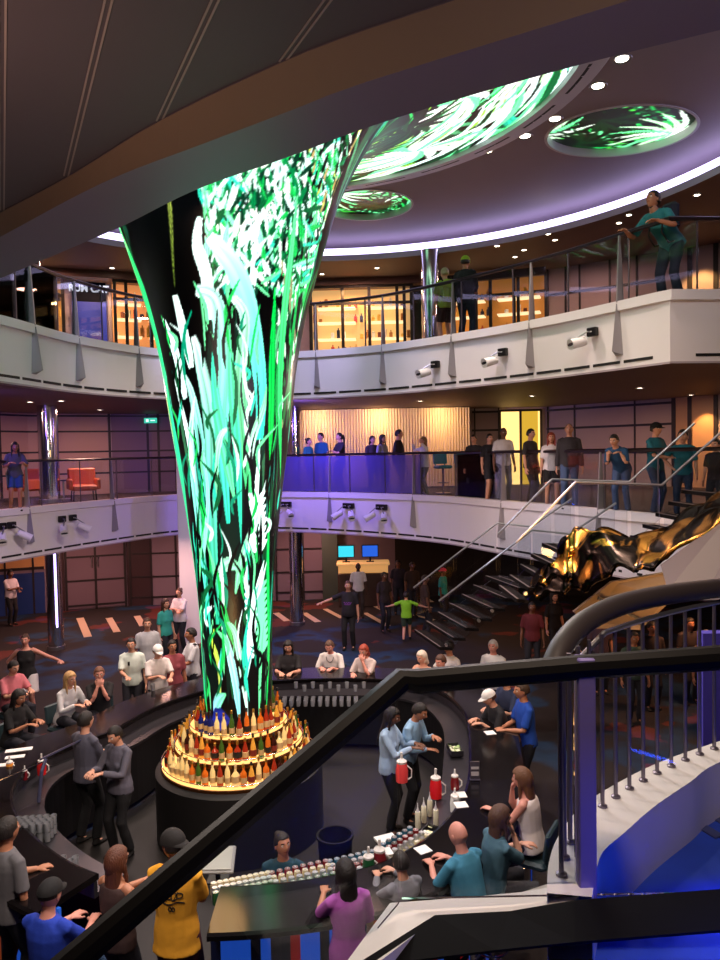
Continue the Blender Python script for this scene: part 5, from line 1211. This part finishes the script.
# ---- napkins, papers, menu
NAP = mat('napkin_white', (236, 234, 232), .7)
def napkin(px, py, z, rz, label, group='paper napkins on the countertop', s=(.14, .14), hgt=.006):
    p = atz(px, py, z); b = MB(); b.box((0, 0, hgt/2), (s[0], s[1], hgt)); o = b.build('napkin', NAP); o.location = p; o.rotation_euler = (0, 0, rz); return tag(o, label, 'napkin', group)
napkin(460, 795, 1.126, .1, 'upper white napkin of the two by the menu stand'); napkin(461, 805, 1.126, .15, 'lower white napkin of the two by the menu stand'); napkin(423, 850, 1.126, .5, 'white napkin in front of the bald man'); napkin(490, 733, 1.126, .2, 'white napkin before the royal blue shirt')
napkin(19, 750, 1.126, .3, 'upper long white paper on the left counter', s=(.34, .11)); napkin(15, 757, 1.126, .25, 'middle long white paper on the left counter', s=(.24, .1)); napkin(5, 765, 1.126, .2, 'lowest long white paper on the left counter', s=(.2, .1)); napkin(385, 852, 1.126, .3, 'white napkin beside the child in grey'); napkin(455, 799, 1.126, 0, 'crumpled napkin left of the pair by the menu stand', s=(.05, .05), hgt=.03)
napkin(386, 840, .95, .4, 'white cloth among the cans in the right rows', s=(.22, .16), hgt=.02)
p = atz(475, 780, 1.126); e = empty('menu_stand', p, 'upright clear menu holder with a printed card on the right counter', 'menu holder')
b = MB(); b.box(p+Vector((0, 0, .01)), (.12, .07, .012)); b.box(p+Vector((0, 0, .12)), (.115, .012, .22), bev=.002); b.build('holder', mat('menu_grey', (70, 66, 78), .3), e)
b = MB(); b.box(p+Vector((0, -.008, .15)), (.09, .004, .03)); b.box(p+Vector((0, -.008, .08)), (.09, .004, .05)); b.build('card_print', mat('menu_print', (190, 186, 190), .5), e)
# ---- pitchers, trays, mixers
def pitcher(px, py, z, c, label, s=1.):
    p = atz(px, py, z); e = empty('pitcher', p, label, 'pitcher', None)
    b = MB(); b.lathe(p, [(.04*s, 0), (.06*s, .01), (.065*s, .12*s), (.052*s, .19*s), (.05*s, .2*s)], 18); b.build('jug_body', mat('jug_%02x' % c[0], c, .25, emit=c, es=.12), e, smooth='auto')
    b = MB(); b.lathe(p, [(.051*s, .2*s), (.053*s, .22*s), (.03*s, .235*s), (.014*s, .25*s), (.012*s, .31*s)], 14); b.build('pour_spout', mat('spout_white', (225, 220, 215), .4), e, smooth='auto')
    b = MB(); b.tube([p+Vector((.06*s, 0, .03)), p+Vector((.10*s, 0, .06)), p+Vector((.10*s, 0, .13*s)), p+Vector((.055*s, 0, .17*s))], .009, 6); b.build('handle', mat('spout_white', (225, 220, 215), .4), e, smooth='auto')
pitcher(402, 782, 1.02, (225, 70, 70), 'pink red drink jug held by the braided bartender', 1.2); pitcher(436, 798, .95, (215, 30, 30), 'bright red juice jug under the second bartender', 1.15); pitcher(455, 790, 1.12, (110, 24, 24), 'dark red jug beside the menu holder', .8); pitcher(455, 812, .95, (226, 222, 216), 'white mixer bottle between the red jugs', .9)
pitcher(42, 775, 1.0, (200, 34, 34), 'round red bottle on the left counter', .9); pitcher(380, 873, .95, (120, 26, 34), 'dark red bottle beside the purple shirt', 1.1); pitcher(369, 878, .95, (24, 80, 44), 'dark green bottle beside the purple shirt', 1.0); pitcher(10, 775, 1.0, (230, 140, 50), 'orange juice jug on the left counter', .8); pitcher(25, 780, 1.0, (120, 110, 150), 'small violet grey jug on the left counter', .6)
for i, (x, y, lb) in enumerate([(418, 828, 'leftmost white squeeze bottle in the steel well'), (424, 822, 'second white squeeze bottle in the steel well'), (430, 816, 'tallest white squeeze bottle in the steel well'), (436, 826, 'rightmost white squeeze bottle in the steel well')]):
    p = atz(x, y, .95); e = empty('squeeze_bottle', p, lb, 'squeeze bottle', 'white squeeze bottles'); b = MB(); b.lathe(p, [(.028, 0), (.03, .01), (.03, .17), (.026, .185)], 14); b.build('bottle_body', mat('squeeze_cream', (238, 232, 205), .4), e, smooth='auto'); b = MB(); b.lathe(p, [(.02, .185), (.006, .24), (.004, .28)], 10); b.build('nozzle', COPING, e, smooth='auto')
def tray(px, py, z, sx, sy, rz, label, fruit):
    p = atz(px, py, z); e = empty('garnish_tray', p, label, 'tray'); e.rotation_euler = (0, 0, rz)
    b = MB(); b.box((0, 0, .006), (sx, sy, .012))
    for s in (-1, 1): b.box((s*sx/2, 0, .035), (.01, sy, .07)); b.box((0, s*sy/2, .035), (sx, .01, .07))
    b.build('tray_body', BST, e, world=False)
    r = random.Random(int(px)); pr = {}
    for i in range(26):
        x, y = r.uniform(-.4, .4)*sx, r.uniform(-.4, .4)*sy; c = r.choice(fruit)
        if c in pr: o = pr[c].copy(); LINK.append(o)
        else: b = MB(); b.lathe((0, 0, 0), [(0, 0), (.024, .002), (.026, .008), (.024, .013), (0, .013)], 12); o = b.build('fruit_slice', mat('fruit_%02x%02x' % c[:2], c, .5), None, smooth='auto'); pr[c] = o
        q = Matrix.Rotation(rz, 3, 'Z') @ Vector((x, y, .016+.014*(i % 3))); o.location = p+q; o.rotation_euler = (r.uniform(-.5, .5), r.uniform(-.5, .5), 0)
        tag(o, 'round citrus slice lying in the %s' % label, 'fruit slice', 'citrus slices in the '+label)
tray(36, 756, .97, .5, .2, .55, 'tray of yellow fruit on the left counter', [(226, 220, 60), (160, 200, 60)]); tray(455, 752, .97, .16, .3, .1, 'small steel tray of limes near the sink', [(150, 180, 110), (220, 225, 190)]); tray(430, 838, .95, .2, .3, -.6, 'steel well of ice and lemon beside the bald man', [(226, 226, 180), (236, 236, 230)])
# ---- round black bin, register screen, glass partition
p = atz(335, 850, 0.0); q = atz(335, 836, .7); e = empty('waste_bin', (q.x, q.y, .012), 'round black bin on the bartenders floor behind the cans', 'bin')
b = MB(); b.lathe((q.x, q.y, 0), [(.17, .012), (.2, .68), (.215, .69), (.215, .72), (.19, .72), (.18, .5), (0, .45)], 28); b.build('bin_body', mat('bin_black', (18, 17, 18), .7, spec=.2), e, smooth='auto')
b = MB(); b.box((q.x, q.y, .5), (.2, .1, .06), rz=.5, bev=.02); b.build('crumpled_wrapper', mat('wrapper_orange', (190, 130, 70), .6), e)
p = atz(218, 880, .945); e = empty('register_screen', p, 'flat silver register screen tilted up beside the yellow t-shirt', 'screen')
b = MB(); b.box(p+Vector((0, 0, .2)), (.34, .03, .26), rx=-.9, bev=.008); dh = b.build('display_housing', mat('screen_silver', (150, 150, 146), .3), e)
b = MB(); b.box(p+Vector((0, -.012, .222)), (.29, .01, .21), rx=-.9); b.build('display', mat('screen_face', (176, 178, 168), .25), dh)
b = MB(); b.tube([p, p+Vector((0, .02, .19))], .025, 8); b.box(p+Vector((0, 0, .008)), (.2, .16, .016)); b.build('stand', BLACKM, e)
# angled glass screen with post at left
a = atz(0, 792, 1.13); c = atz(45, 782, 1.13); f = atz(68, 772, 1.13)
e = empty('glass_partition', (c.x, c.y, .95), 'low glass partition with a grey rail end on the left work surface', 'partition')
b = MB(); b.tube([(c.x-.02, c.y-.15, .95), (c.x+.0, c.y-.08, 1.3), (c.x+.02, c.y, 1.42)], .022, 8); b.prism([(c.x-.05, c.y-.02, 1.41), (f.x+.05, f.y+.3, 1.41), (f.x+.09, f.y+.27, 1.43), (c.x, c.y-.06, 1.43)], (0, 0, .02)); b.build('rail_post', mat('partition_grey', (96, 98, 130), .3, .5), e)
b = MB(); b.tube(resample([Vector((a.x-.6, a.y-.3, 1.4)), Vector(((a.x+c.x)/2-.1, a.y-.35, 1.4)), Vector((c.x, c.y-.05, 1.4))], .1), .008, 6); b.build('rim', CHROME, e)
b = MB(); b.prism([(a.x-.6, a.y-.3, .95), ((a.x+c.x)/2-.1, a.y-.35, .95), ((a.x+c.x)/2-.1, a.y-.35, 1.4), (a.x-.6, a.y-.3, 1.4)], (0, .008, 0)); b.prism([((a.x+c.x)/2-.1, a.y-.35, .95), (c.x, c.y-.05, .95), (c.x, c.y-.05, 1.4), ((a.x+c.x)/2-.1, a.y-.35, 1.4)], (0, .008, 0)); b.build('glass_pane', GLASS, e)
# back station: steel shelf with taps
a = atz(296, 700, .95); c = atz(340, 720, .95)
# ------------------------------------------------------------------ landing, near glass railing and curved balustrade
LZ = 3.45
RAILB = mat('rail_black', (7, 6, 7), .5, spec=.2); POSTM = mat('post_violet_grey', (120, 108, 175), .5, .1); CHAN = mat('channel_black', (6, 5, 6), .7, spec=.1); CURB = mat('curb_white', (222, 216, 212), .5, noise=.05, nscale=9)
def pl(px, py, z=LZ): return atz(px, py, z)
e = empty('stair_railing', pl(584, 895), 'thick black stair handrail with a grey violet post, closest to the camera', 'railing')
Y0 = 2.75
cA = P(398, 683, Y0); cB = P(560, 669, Y0); cP = P(584, 667, Y0); cE = P(800, 652, Y0)
low = P(60, 972, 2.05); low2 = P(-60, 1080, 1.85)
path = [low2, low, cA.lerp(low, .12), cA+Vector((.015, 0, .012)), cA.lerp(cB, .12), cB, cP, cE]
def flatrail(pts, w, h, name, m_, par, n=2):
    b = MB(); b.tube(pts, [w/2]*len(pts), 10); return b.build(name, m_, par, smooth='auto')
flatrail(path, .092, .05, 'handrail', RAILB, e)
b = MB(); pz = P(584, 900, Y0).z; b.box((cP.x, cP.y, (pz+cP.z+.04)/2), (.068, .07, cP.z+.04-pz), bev=.006); b.build('post', POSTM, e)
b = MB(); b.prism([(cA.x, Y0-.006, cA.z-.04), (cP.x-.04, Y0-.006, cP.z-.04), (cP.x-.04, Y0-.006, pz+.02), (cA.x, Y0-.006, pz+.02)], (0, .012, 0)); b.build('glass_panel', GLASS, e)
b = MB(); b.prism([(cP.x+.04, Y0-.006, cP.z-.03), (cE.x, Y0-.006, cE.z-.03), (cE.x, Y0-.006, pz+.02), (cP.x+.04, Y0-.006, pz+.02)], (0, .012, 0)); b.build('glass_panel', GLASS, e)
lo1 = P(356, 962, Y0-.1)
b = MB(); b.prism([cA+Vector((-.01, 0, -.04)), low+Vector((0, 0, -.04)), low+Vector((0, 0, -.95)), Vector((cA.x-.01, cA.y, pz+.0))], (0, .012, 0)); b.build('glass_panel', GLASS, e)
# black base channel of the railing
t0 = [P(x, y, 2.62) for x, y in ((435, 915), (510, 911), (575, 900), (720, 889), (800, 884))]; t1 = [P(x, y, 2.45) for x, y in ((350, 968), (495, 950), (575, 942), (720, 930), (800, 925))]
b = MB()
N = len(t0); vs = t0+t1+[p+Vector((0, .05, -.05)) for p in t0]+[p+Vector((0, .03, -.03)) for p in t1]
b.add(vs, [(i, i+1, N+i+1, N+i) for i in range(N-1)]+[(2*N+i, 2*N+i+1, i+1, i) for i in range(N-1)]+[(N+i, N+i+1, 3*N+i+1, 3*N+i) for i in range(N-1)]+[(2*N+i+1, 2*N+i, 3*N+i, 3*N+i+1) for i in range(N-1)]+[(0, N, 3*N, 2*N), (N-1, 3*N-1, 4*N-1, 2*N-1)])
st_ = [P(435, 915, 2.62), P(350, 968, 2.45), P(330, 1010, 2.35), P(372, 1010, 2.35)]
b.build('base_channel', CHAN, e)
# white stringer / curb of the landing
b = MB()
q = [P(390, 903, 2.86), P(470, 897, 2.88), P(522, 892, 2.9), P(560, 880, 2.95), P(590, 880, 2.95), P(575, 901, 2.66), P(510, 913, 2.66), P(437, 917, 2.66)]
b.prism(q, (0, 0, -.12))
q2 = [P(390, 903, 2.86), P(437, 917, 2.66), P(330, 1000, 2.2), P(318, 1000, 2.35)]
b.prism(q2, (0, 0, -.10))
struct(b.build('trim_5', CURB))
# curved curb with balusters
CC = catmull([pl(*p) for p in ((547, 893), (549, 862), (559, 835), (580, 808), (612, 786), (660, 762), (720, 741), (800, 716), (900, 690))], 8)
CI = catmull([pl(*p) for p in ((592, 897), (596, 873), (603, 852), (625, 832), (655, 806), (690, 782), (720, 762), (800, 735), (900, 706))], 8)
b = MB(); N = len(CC)
vs = [(p.x, p.y, LZ) for p in CC]+[(p.x, p.y, LZ) for p in CI]+[(p.x, p.y, LZ-.4) for p in CC]+[(p.x, p.y, LZ-.3) for p in CI]
b.add(vs, [(i, i+1, N+i+1, N+i) for i in range(N-1)]+[(2*N+i, 2*N+i+1, i+1, i) for i in range(N-1)]+[(N+i, N+i+1, 3*N+i+1, 3*N+i) for i in range(N-1)]+[(2*N+i+1, 2*N+i, 3*N+i, 3*N+i+1) for i in range(N-1)])
struct(b.build('trim_6', CURB))
# blue lit lower landing inside the curb
BLUE = mat('blue_carpet', (26, 62, 170), .8, noise=.35, nscale=5)
b = MB(); vs = [(p.x, p.y, LZ-.3) for p in CI]; b.add(vs+[(9, 6, LZ-.3), (9, 1.2, LZ-.3), (.3, 1.2, LZ-.3), (.5, 2.3, LZ-.3), (.55, 2.6, LZ-.3)], [tuple(range(len(vs)+5))]); struct(b.build('floor_landing', BLUE))
b = MB()
for (x1, y1, x2, y2) in ((655, 800, 720, 838), (672, 793, 730, 826)):
    a = pl(x1, y1, LZ-.3); c = pl(x2, y2, LZ-.3); d = (c-a).normalized(); n = Vector((-d.y, d.x, 0))*.03; b.prism([a-n, c-n, c+n, a+n], (0, 0, .008))
struct(b.build('floor_landing_shadow_lines', mat('blue_grey_shadow', (60, 66, 110), .5)))  # stair shadow lines laid on the carpet as dark strips
e = empty('curved_balustrade', pl(560, 835), 'curved stair balustrade with thin vertical balusters and a fat dark handrail on white curb', 'balustrade')
MC = [Vector(a).lerp(Vector(c), .3) for a, c in zip(CC, CI)]; RB = resample(MC, .13)
hz = lambda i: LZ+.86
for i, p in enumerate(RB[1:]):
    b = MB(); b.tube([(p.x, p.y, LZ), (p.x, p.y, LZ+.80)], .010, 8)
    b.lathe((p.x, p.y, LZ), [(.022, 0), (.022, .008), (.011, .014)], 10); b.build('baluster', mat('baluster_steel', (120, 112, 122), .35, .8), e, smooth='auto')
tr = [P(577, 662, 3.3)]+[Vector((p.x, p.y, LZ+.80)) for p in resample(MC, .2) if proj((p.x, p.y, LZ+.8))[0] > 600]
b = MB(); b.tube(tr, .014, 8); b.build('thin_rail', STEEL, e, smooth='auto')
fat = catmull([P(553, 668, 3.15), P(563, 645, 3.25), P(585, 622, 3.4), P(620, 605, 3.6), P(665, 595, 3.8), P(720, 588, 4.0), P(800, 580, 4.3)], 8)
b = MB(); b.tube(fat, .052, 16); b.build('curved_handrail', mat('handrail_brown_grey', (54, 47, 48), .5), e, smooth='auto')
# violet wall seen through the right hand glass
a = P(703, 700, 5.85); b = MB(); b.box((a.x+.5, 5.9, 3.1), (1.0, .1, 1.0)); struct(b.build('wall_violet', mat('violet_wall', (70, 58, 170), .6)))
# ------------------------------------------------------------------ glass staircase and its gilded cladding
def stair(name, rail, w, label):
    """rail: points (px, py, D) of the near handrail; flights between them"""
    pts = [P(*r) for r in rail]; e = empty(name, pts[0]-Vector((0, 0, 1)), label, 'staircase')
    b = MB(); b.tube(pts, .018, 8); b.build('handrail', STEEL, e, smooth='auto')
    out = [p+w for p in pts]; b = MB(); b.tube(out, .018, 8); b.build('handrail', STEEL, e, smooth='auto')
    for s, line in ((0, pts), (1, out)):
        for a, c in zip(line, line[1:]):
            L = (c-a).length; k = max(1, round(L/1.1))
            for i in range(k):
                p = a.lerp(c, (i+.03)/k); q = a.lerp(c, (i+.97)/k); b = MB(); b.prism([p-Vector((0, 0, .05)), q-Vector((0, 0, .05)), q-Vector((0, 0, .98)), p-Vector((0, 0, .98))], (.0, .012, 0)); b.build('glass_panel', GLASS, e)
                if s == 0:
                    for t in (.12, .88):
                        m_ = p.lerp(q, t)-Vector((0, .01, .86)); b = MB(); b.tube([m_-Vector((0, .03, 0)), m_+Vector((0, .03, 0))], .028, 8); b.build('glass_clamp', STEEL, e)
    for a, c in zip(pts, pts[1:]):
        dz = abs(c.z-a.z); n = max(1, round(dz/.17)) if dz > .15 else 1
        for i in range(n):
            p = a.lerp(c, i/n); q = a.lerp(c, (i+1)/n); z = max(p.z, q.z)-1.0
            p = Vector((p.x, p.y, z)); q = Vector((q.x, q.y, z)); b = MB(); b.prism([p, q, q+w, p+w], (0, 0, -.05)); b.build('tread', mat('tread_dark', (18, 14, 16), .9, spec=.1), e)
            b = MB(); d = (q-p).normalized()*.03; b.prism([p+Vector((0, 0, .004)), p+d+Vector((0, 0, .004)), p+d+w+Vector((0, 0, .004)), p+w+Vector((0, 0, .004))], (0, 0, .006)); b.build('nosing', mat('nosing_light', (78, 68, 70), .7, .0), e)
    return e
stair('staircase', [(439, 601, 12.9), (532, 530, 12.5), (570, 534, 12.4), (616, 503, 12.2)], Vector((-.35, 1.3, .0)), 'lower glass sided staircase with steel rails climbing to the right')
stair('staircase', [(516, 542, 10.6), (576, 482, 10.4), (662, 485, 10.2), (735, 420, 10)], Vector((-.05, 1.1, .0)), 'upper glass sided staircase passing in front of the middle level')
# gilded wavy cladding
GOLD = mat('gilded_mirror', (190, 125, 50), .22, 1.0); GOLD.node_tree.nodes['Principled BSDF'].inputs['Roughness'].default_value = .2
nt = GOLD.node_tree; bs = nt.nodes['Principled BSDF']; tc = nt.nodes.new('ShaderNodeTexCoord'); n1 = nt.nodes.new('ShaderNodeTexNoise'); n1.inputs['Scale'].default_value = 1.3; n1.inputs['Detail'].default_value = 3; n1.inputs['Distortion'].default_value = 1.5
cr = nt.nodes.new('ShaderNodeValToRGB'); cr.color_ramp.elements[0].position = .50; cr.color_ramp.elements[0].color = (*lin((26, 18, 14)), 1); cr.color_ramp.elements[1].position = .55; cr.color_ramp.elements[1].color = (*lin((226, 160, 70)), 1)  # noise paints black reflections and lit gold patches into the colour
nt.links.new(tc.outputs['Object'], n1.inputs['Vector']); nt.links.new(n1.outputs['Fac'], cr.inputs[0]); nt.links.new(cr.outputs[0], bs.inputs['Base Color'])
topc = catmull([P(*p) for p in ((532, 592, 10.6), (556, 562, 10.4), (574, 537, 10.2), (600, 534, 9.9), (640, 543, 9.6), (685, 524, 9.2), (725, 500, 8.9), (790, 470, 8.6))], 10)
botc = catmull([P(*p) for p in ((540, 604, 10.3), (566, 597, 10.0), (590, 596, 9.7), (616, 578, 9.2), (640, 576, 8.9), (664, 572, 8.6), (730, 522, 8.0), (800, 470, 7.6))], 10)
K = 14; vs = []; NN = len(topc); rg = np.random.RandomState(8); 
for j in range(K+1):
    for i in range(NN):
        p = topc[i].lerp(botc[i], j/K); w = .11*abs(sin(i*.33+j*.22))+.07*abs(sin(i*.19-j*.42+1)); vs.append(p+Vector((0, w, w*.5)))
b = MB(); b.add(vs, [(j*NN+i, j*NN+i+1, (j+1)*NN+i+1, (j+1)*NN+i) for j in range(K) for i in range(NN-1)])
e = tag(b.build('stair_cladding', GOLD, smooth=True), 'wavy gold mirrored cladding with painted black reflections under the glass staircase', 'cladding')
so = e.modifiers.new('s', 'SOLIDIFY'); so.thickness = .04
# grey soffits of the flight going up to the right
SG = mat('stair_soffit_grey', (76, 68, 74), .6)
b = MB(); b.prism([P(664, 573, 8.5), P(735, 522, 8.0), P(900, 420, 7.6), P(900, 600, 6.0), P(735, 600, 6.6), P(672, 600, 7.4)], (.0, .1, .08)); struct(b.build('ceiling_stair_soffit', SG))
b = MB(); b.prism([P(574, 612, 11.2), P(612, 582, 10.6), P(664, 573, 10.0), P(672, 600, 9.6), P(640, 630, 10.4), P(590, 628, 11.0)], (0, .08, 0)); b.k = 1
b.prism([P(598, 596, 10.55), P(640, 618, 10.2), P(640, 621, 10.2), P(597, 599, 10.55)], (0, -.03, 0)); struct(b.build('wall_under_stairs', [mat('warm_grey_wall', (140, 118, 98), .6), GRID]))
# ------------------------------------------------------------------ lights (downlights, shop lamps, coves, added fill lamps)
def warm(name, x, y, z, p, size=.8, col=(255, 205, 150), tgt=None): return area(name, (x, y, z), p, size, col, tgt)
for i, (x, y) in enumerate([(3.3, 10.4), (2.6, 12.6), (1.0, 14.0), (-3, 14.8), (-5.8, 12.5), (-6, 9.5), (1.8, 7.8)]):
    spot('ceiling_spot', (x, y, 10.2), 260, (x*.7-.5, y*.8+1.6, 0), 1.5, (255, 226, 205), .12, .8)
for x, y in ((-7.3, 21), (-10, 17)): warm('middle_lamp', x, y, 6.42, 42, .6, (255, 190, 170))
for x, y, p in ((-1.3, 23.0, 13), (.6, 23.0, 15), (2.6, 23.0, 13)): warm('curtain_lamp', x, y, 6.42, p, .5, (255, 212, 160), (x, 23.8, 5.2))
for x, y in ((6.5, 20), (8.2, 16), (9.4, 14)): warm('middle_lamp', x, y, 6.42, 34, .5, (255, 195, 150))
q = hit(WM, 703, 6); spot('wall_washer', (q[0]-.35, q[1]-.5, 6.4), 60, (q[0], q[1], 4.6), 1.3, (255, 190, 110))
q = hit(WU, 702, 9); spot('wall_washer', (q[0]-.35, q[1]-.5, 9.7), 80, (q[0], q[1], 7.6), 1.3, (255, 190, 110))
for x, y, p in ((-9.8, 18, 28), (-8.8, 22.5, 30), (-5.5, 23, 26), (-1.5, 24, 24), (-5, 18.5, 16)): warm('ground_lamp', x, y, 2.9, p, .5, (255, 185, 165))
for x, y, p in ((4.2, 21, 10), (3.0, 17.5, 12), (6.5, 14.0, 22)): warm('ground_lamp', x, y, 2.9, p, .5, (255, 175, 120))
for x, y, p in ((-7.5, 17.8, 18), (-3, 19, 18), (0, 19, 18), (5, 17.5, 22), (8.5, 14, 30)): warm('upper_lamp', x, y, 9.72, p, .5, (255, 190, 165))
for x, y, p in ((-.2, 20.0, 16), (-6.6, 18.9, 14)): warm('shop_lamp', x, y, 9.5, p, .4, (255, 200, 130))
area('violet_wash', (-1.5, 19.3, 6.2), 55, .8, (140, 115, 255), (-1.5, 21.3, 4.4)); area('violet_wash', (-8, 14.5, 6.2), 14, .6, (150, 110, 255), (-7.9, 16.3, 4.6))
area('blue_wash', (1.5, 3.1, LZ-.02), .9, .2, (40, 80, 255), (1.6, 2.7, LZ-.3)); area('blue_wash', (2.3, 3.4, LZ-.02), .9, .2, (40, 80, 255), (2.4, 2.8, LZ-.3)); area('blue_wash', (1.3, 2.2, LZ+.25), 1.2, .2, (40, 80, 255), (1.1, 2.4, LZ-.3)); area('stair_fill', (.9, 1.9, 6.9), 26, .4, (255, 225, 200), (1.3, 3.3, 3.4))  # last lamp is added to keep the curb white
warm('soffit_lamp', -2.6, 3.2, 5.9, 10, .5, (255, 200, 165), (-1.6, 4.9, 7.4)); warm('under_stair_fill', 2.9, 9.0, 2.9, 9, .3, (255, 190, 110), (3.6, 10.6, 3.2)); warm('cladding_lamp', 2.2, 7.2, 5.4, 16, .4, (255, 190, 110), (3.6, 9.6, 4.0))  # middle lamp is added to light the wall under the stairs
point('counter_lamp', (FX, FY-1.6, 2.6), 10, (255, 190, 120), .3)
area('bar_fill', (-.5, 8.2, 6.2), 34, 1.2, (235, 230, 255), (-.6, 7.6, 1)); area('bar_fill', (-3.8, 13, 6.2), 80, 1.2, (255, 225, 215), (-3.2, 12.8, 1)); area('bar_fill', (1.6, 12.8, 6.2), 55, 1.0, (255, 220, 215), (.6, 13, 1))  # unseen fill hung in mid air, added to brighten the bar
for x, y, tx, ty, tz, p in ((-4.2, 7.6, -6.0, 11.5, 6.9, 60), (-4.8, 9.5, -5.4, 14.5, 6.9, 60), (-3.2, 13.2, -3, 17.0, 6.8, 50), (-.2, 13.5, .5, 16.2, 6.8, 50), (1.2, 8.5, 3.6, 12.9, 6.9, 60), (2.6, 6.6, 5.5, 11.2, 6.9, 50)):
    spot('parapet_fill', (x, y, 10.15), p*2.2, (tx, ty, tz), 1.0, (225, 215, 255) if tx < 2 else (255, 240, 225), .15, .9)  # fill added to brighten the upper parapet
for x, y, tx, ty, p in ((-5.0, 12.5, -7.6, 17, 40), (-3.5, 14, -5.0, 21.2, 50), (-1.5, 14.5, 0, 20.2, 50), (1, 12, 3, 16.2, 50)):
    spot('parapet_fill', (x, y, 10.15), p*3, (tx, ty, 3.4), .7, (215, 200, 255), .15, .9)  # same added fill, aimed at the middle parapet
area('bar_fill', (-2.2, 4.6, 5.6), 52, .8, (255, 235, 220), (-2.2, 6.0, 1.2)); area('bar_fill', (.8, 6.0, 6.0), 26, .8, (255, 235, 225), (.6, 6.8, 1.2))  # more added fill for the guests on the near side
W = bpy.data.worlds.new('world'); SC.world = W; W.use_nodes = True; bg = W.node_tree.nodes['Background']; bg.inputs[0].default_value = (*lin((150, 130, 170)), 1); bg.inputs[1].default_value = .035
for o in LINK:
    COL.objects.link(o)
bpy.context.view_layer.update()
SC.view_settings.exposure = 0.0
try: SC.cycles.use_denoising = True; SC.cycles.max_bounces = 8; SC.cycles.transparent_max_bounces = 24; SC.cycles.caustics_reflective = False; SC.cycles.caustics_refractive = False; SC.cycles.sample_clamp_indirect = 4
except Exception: pass
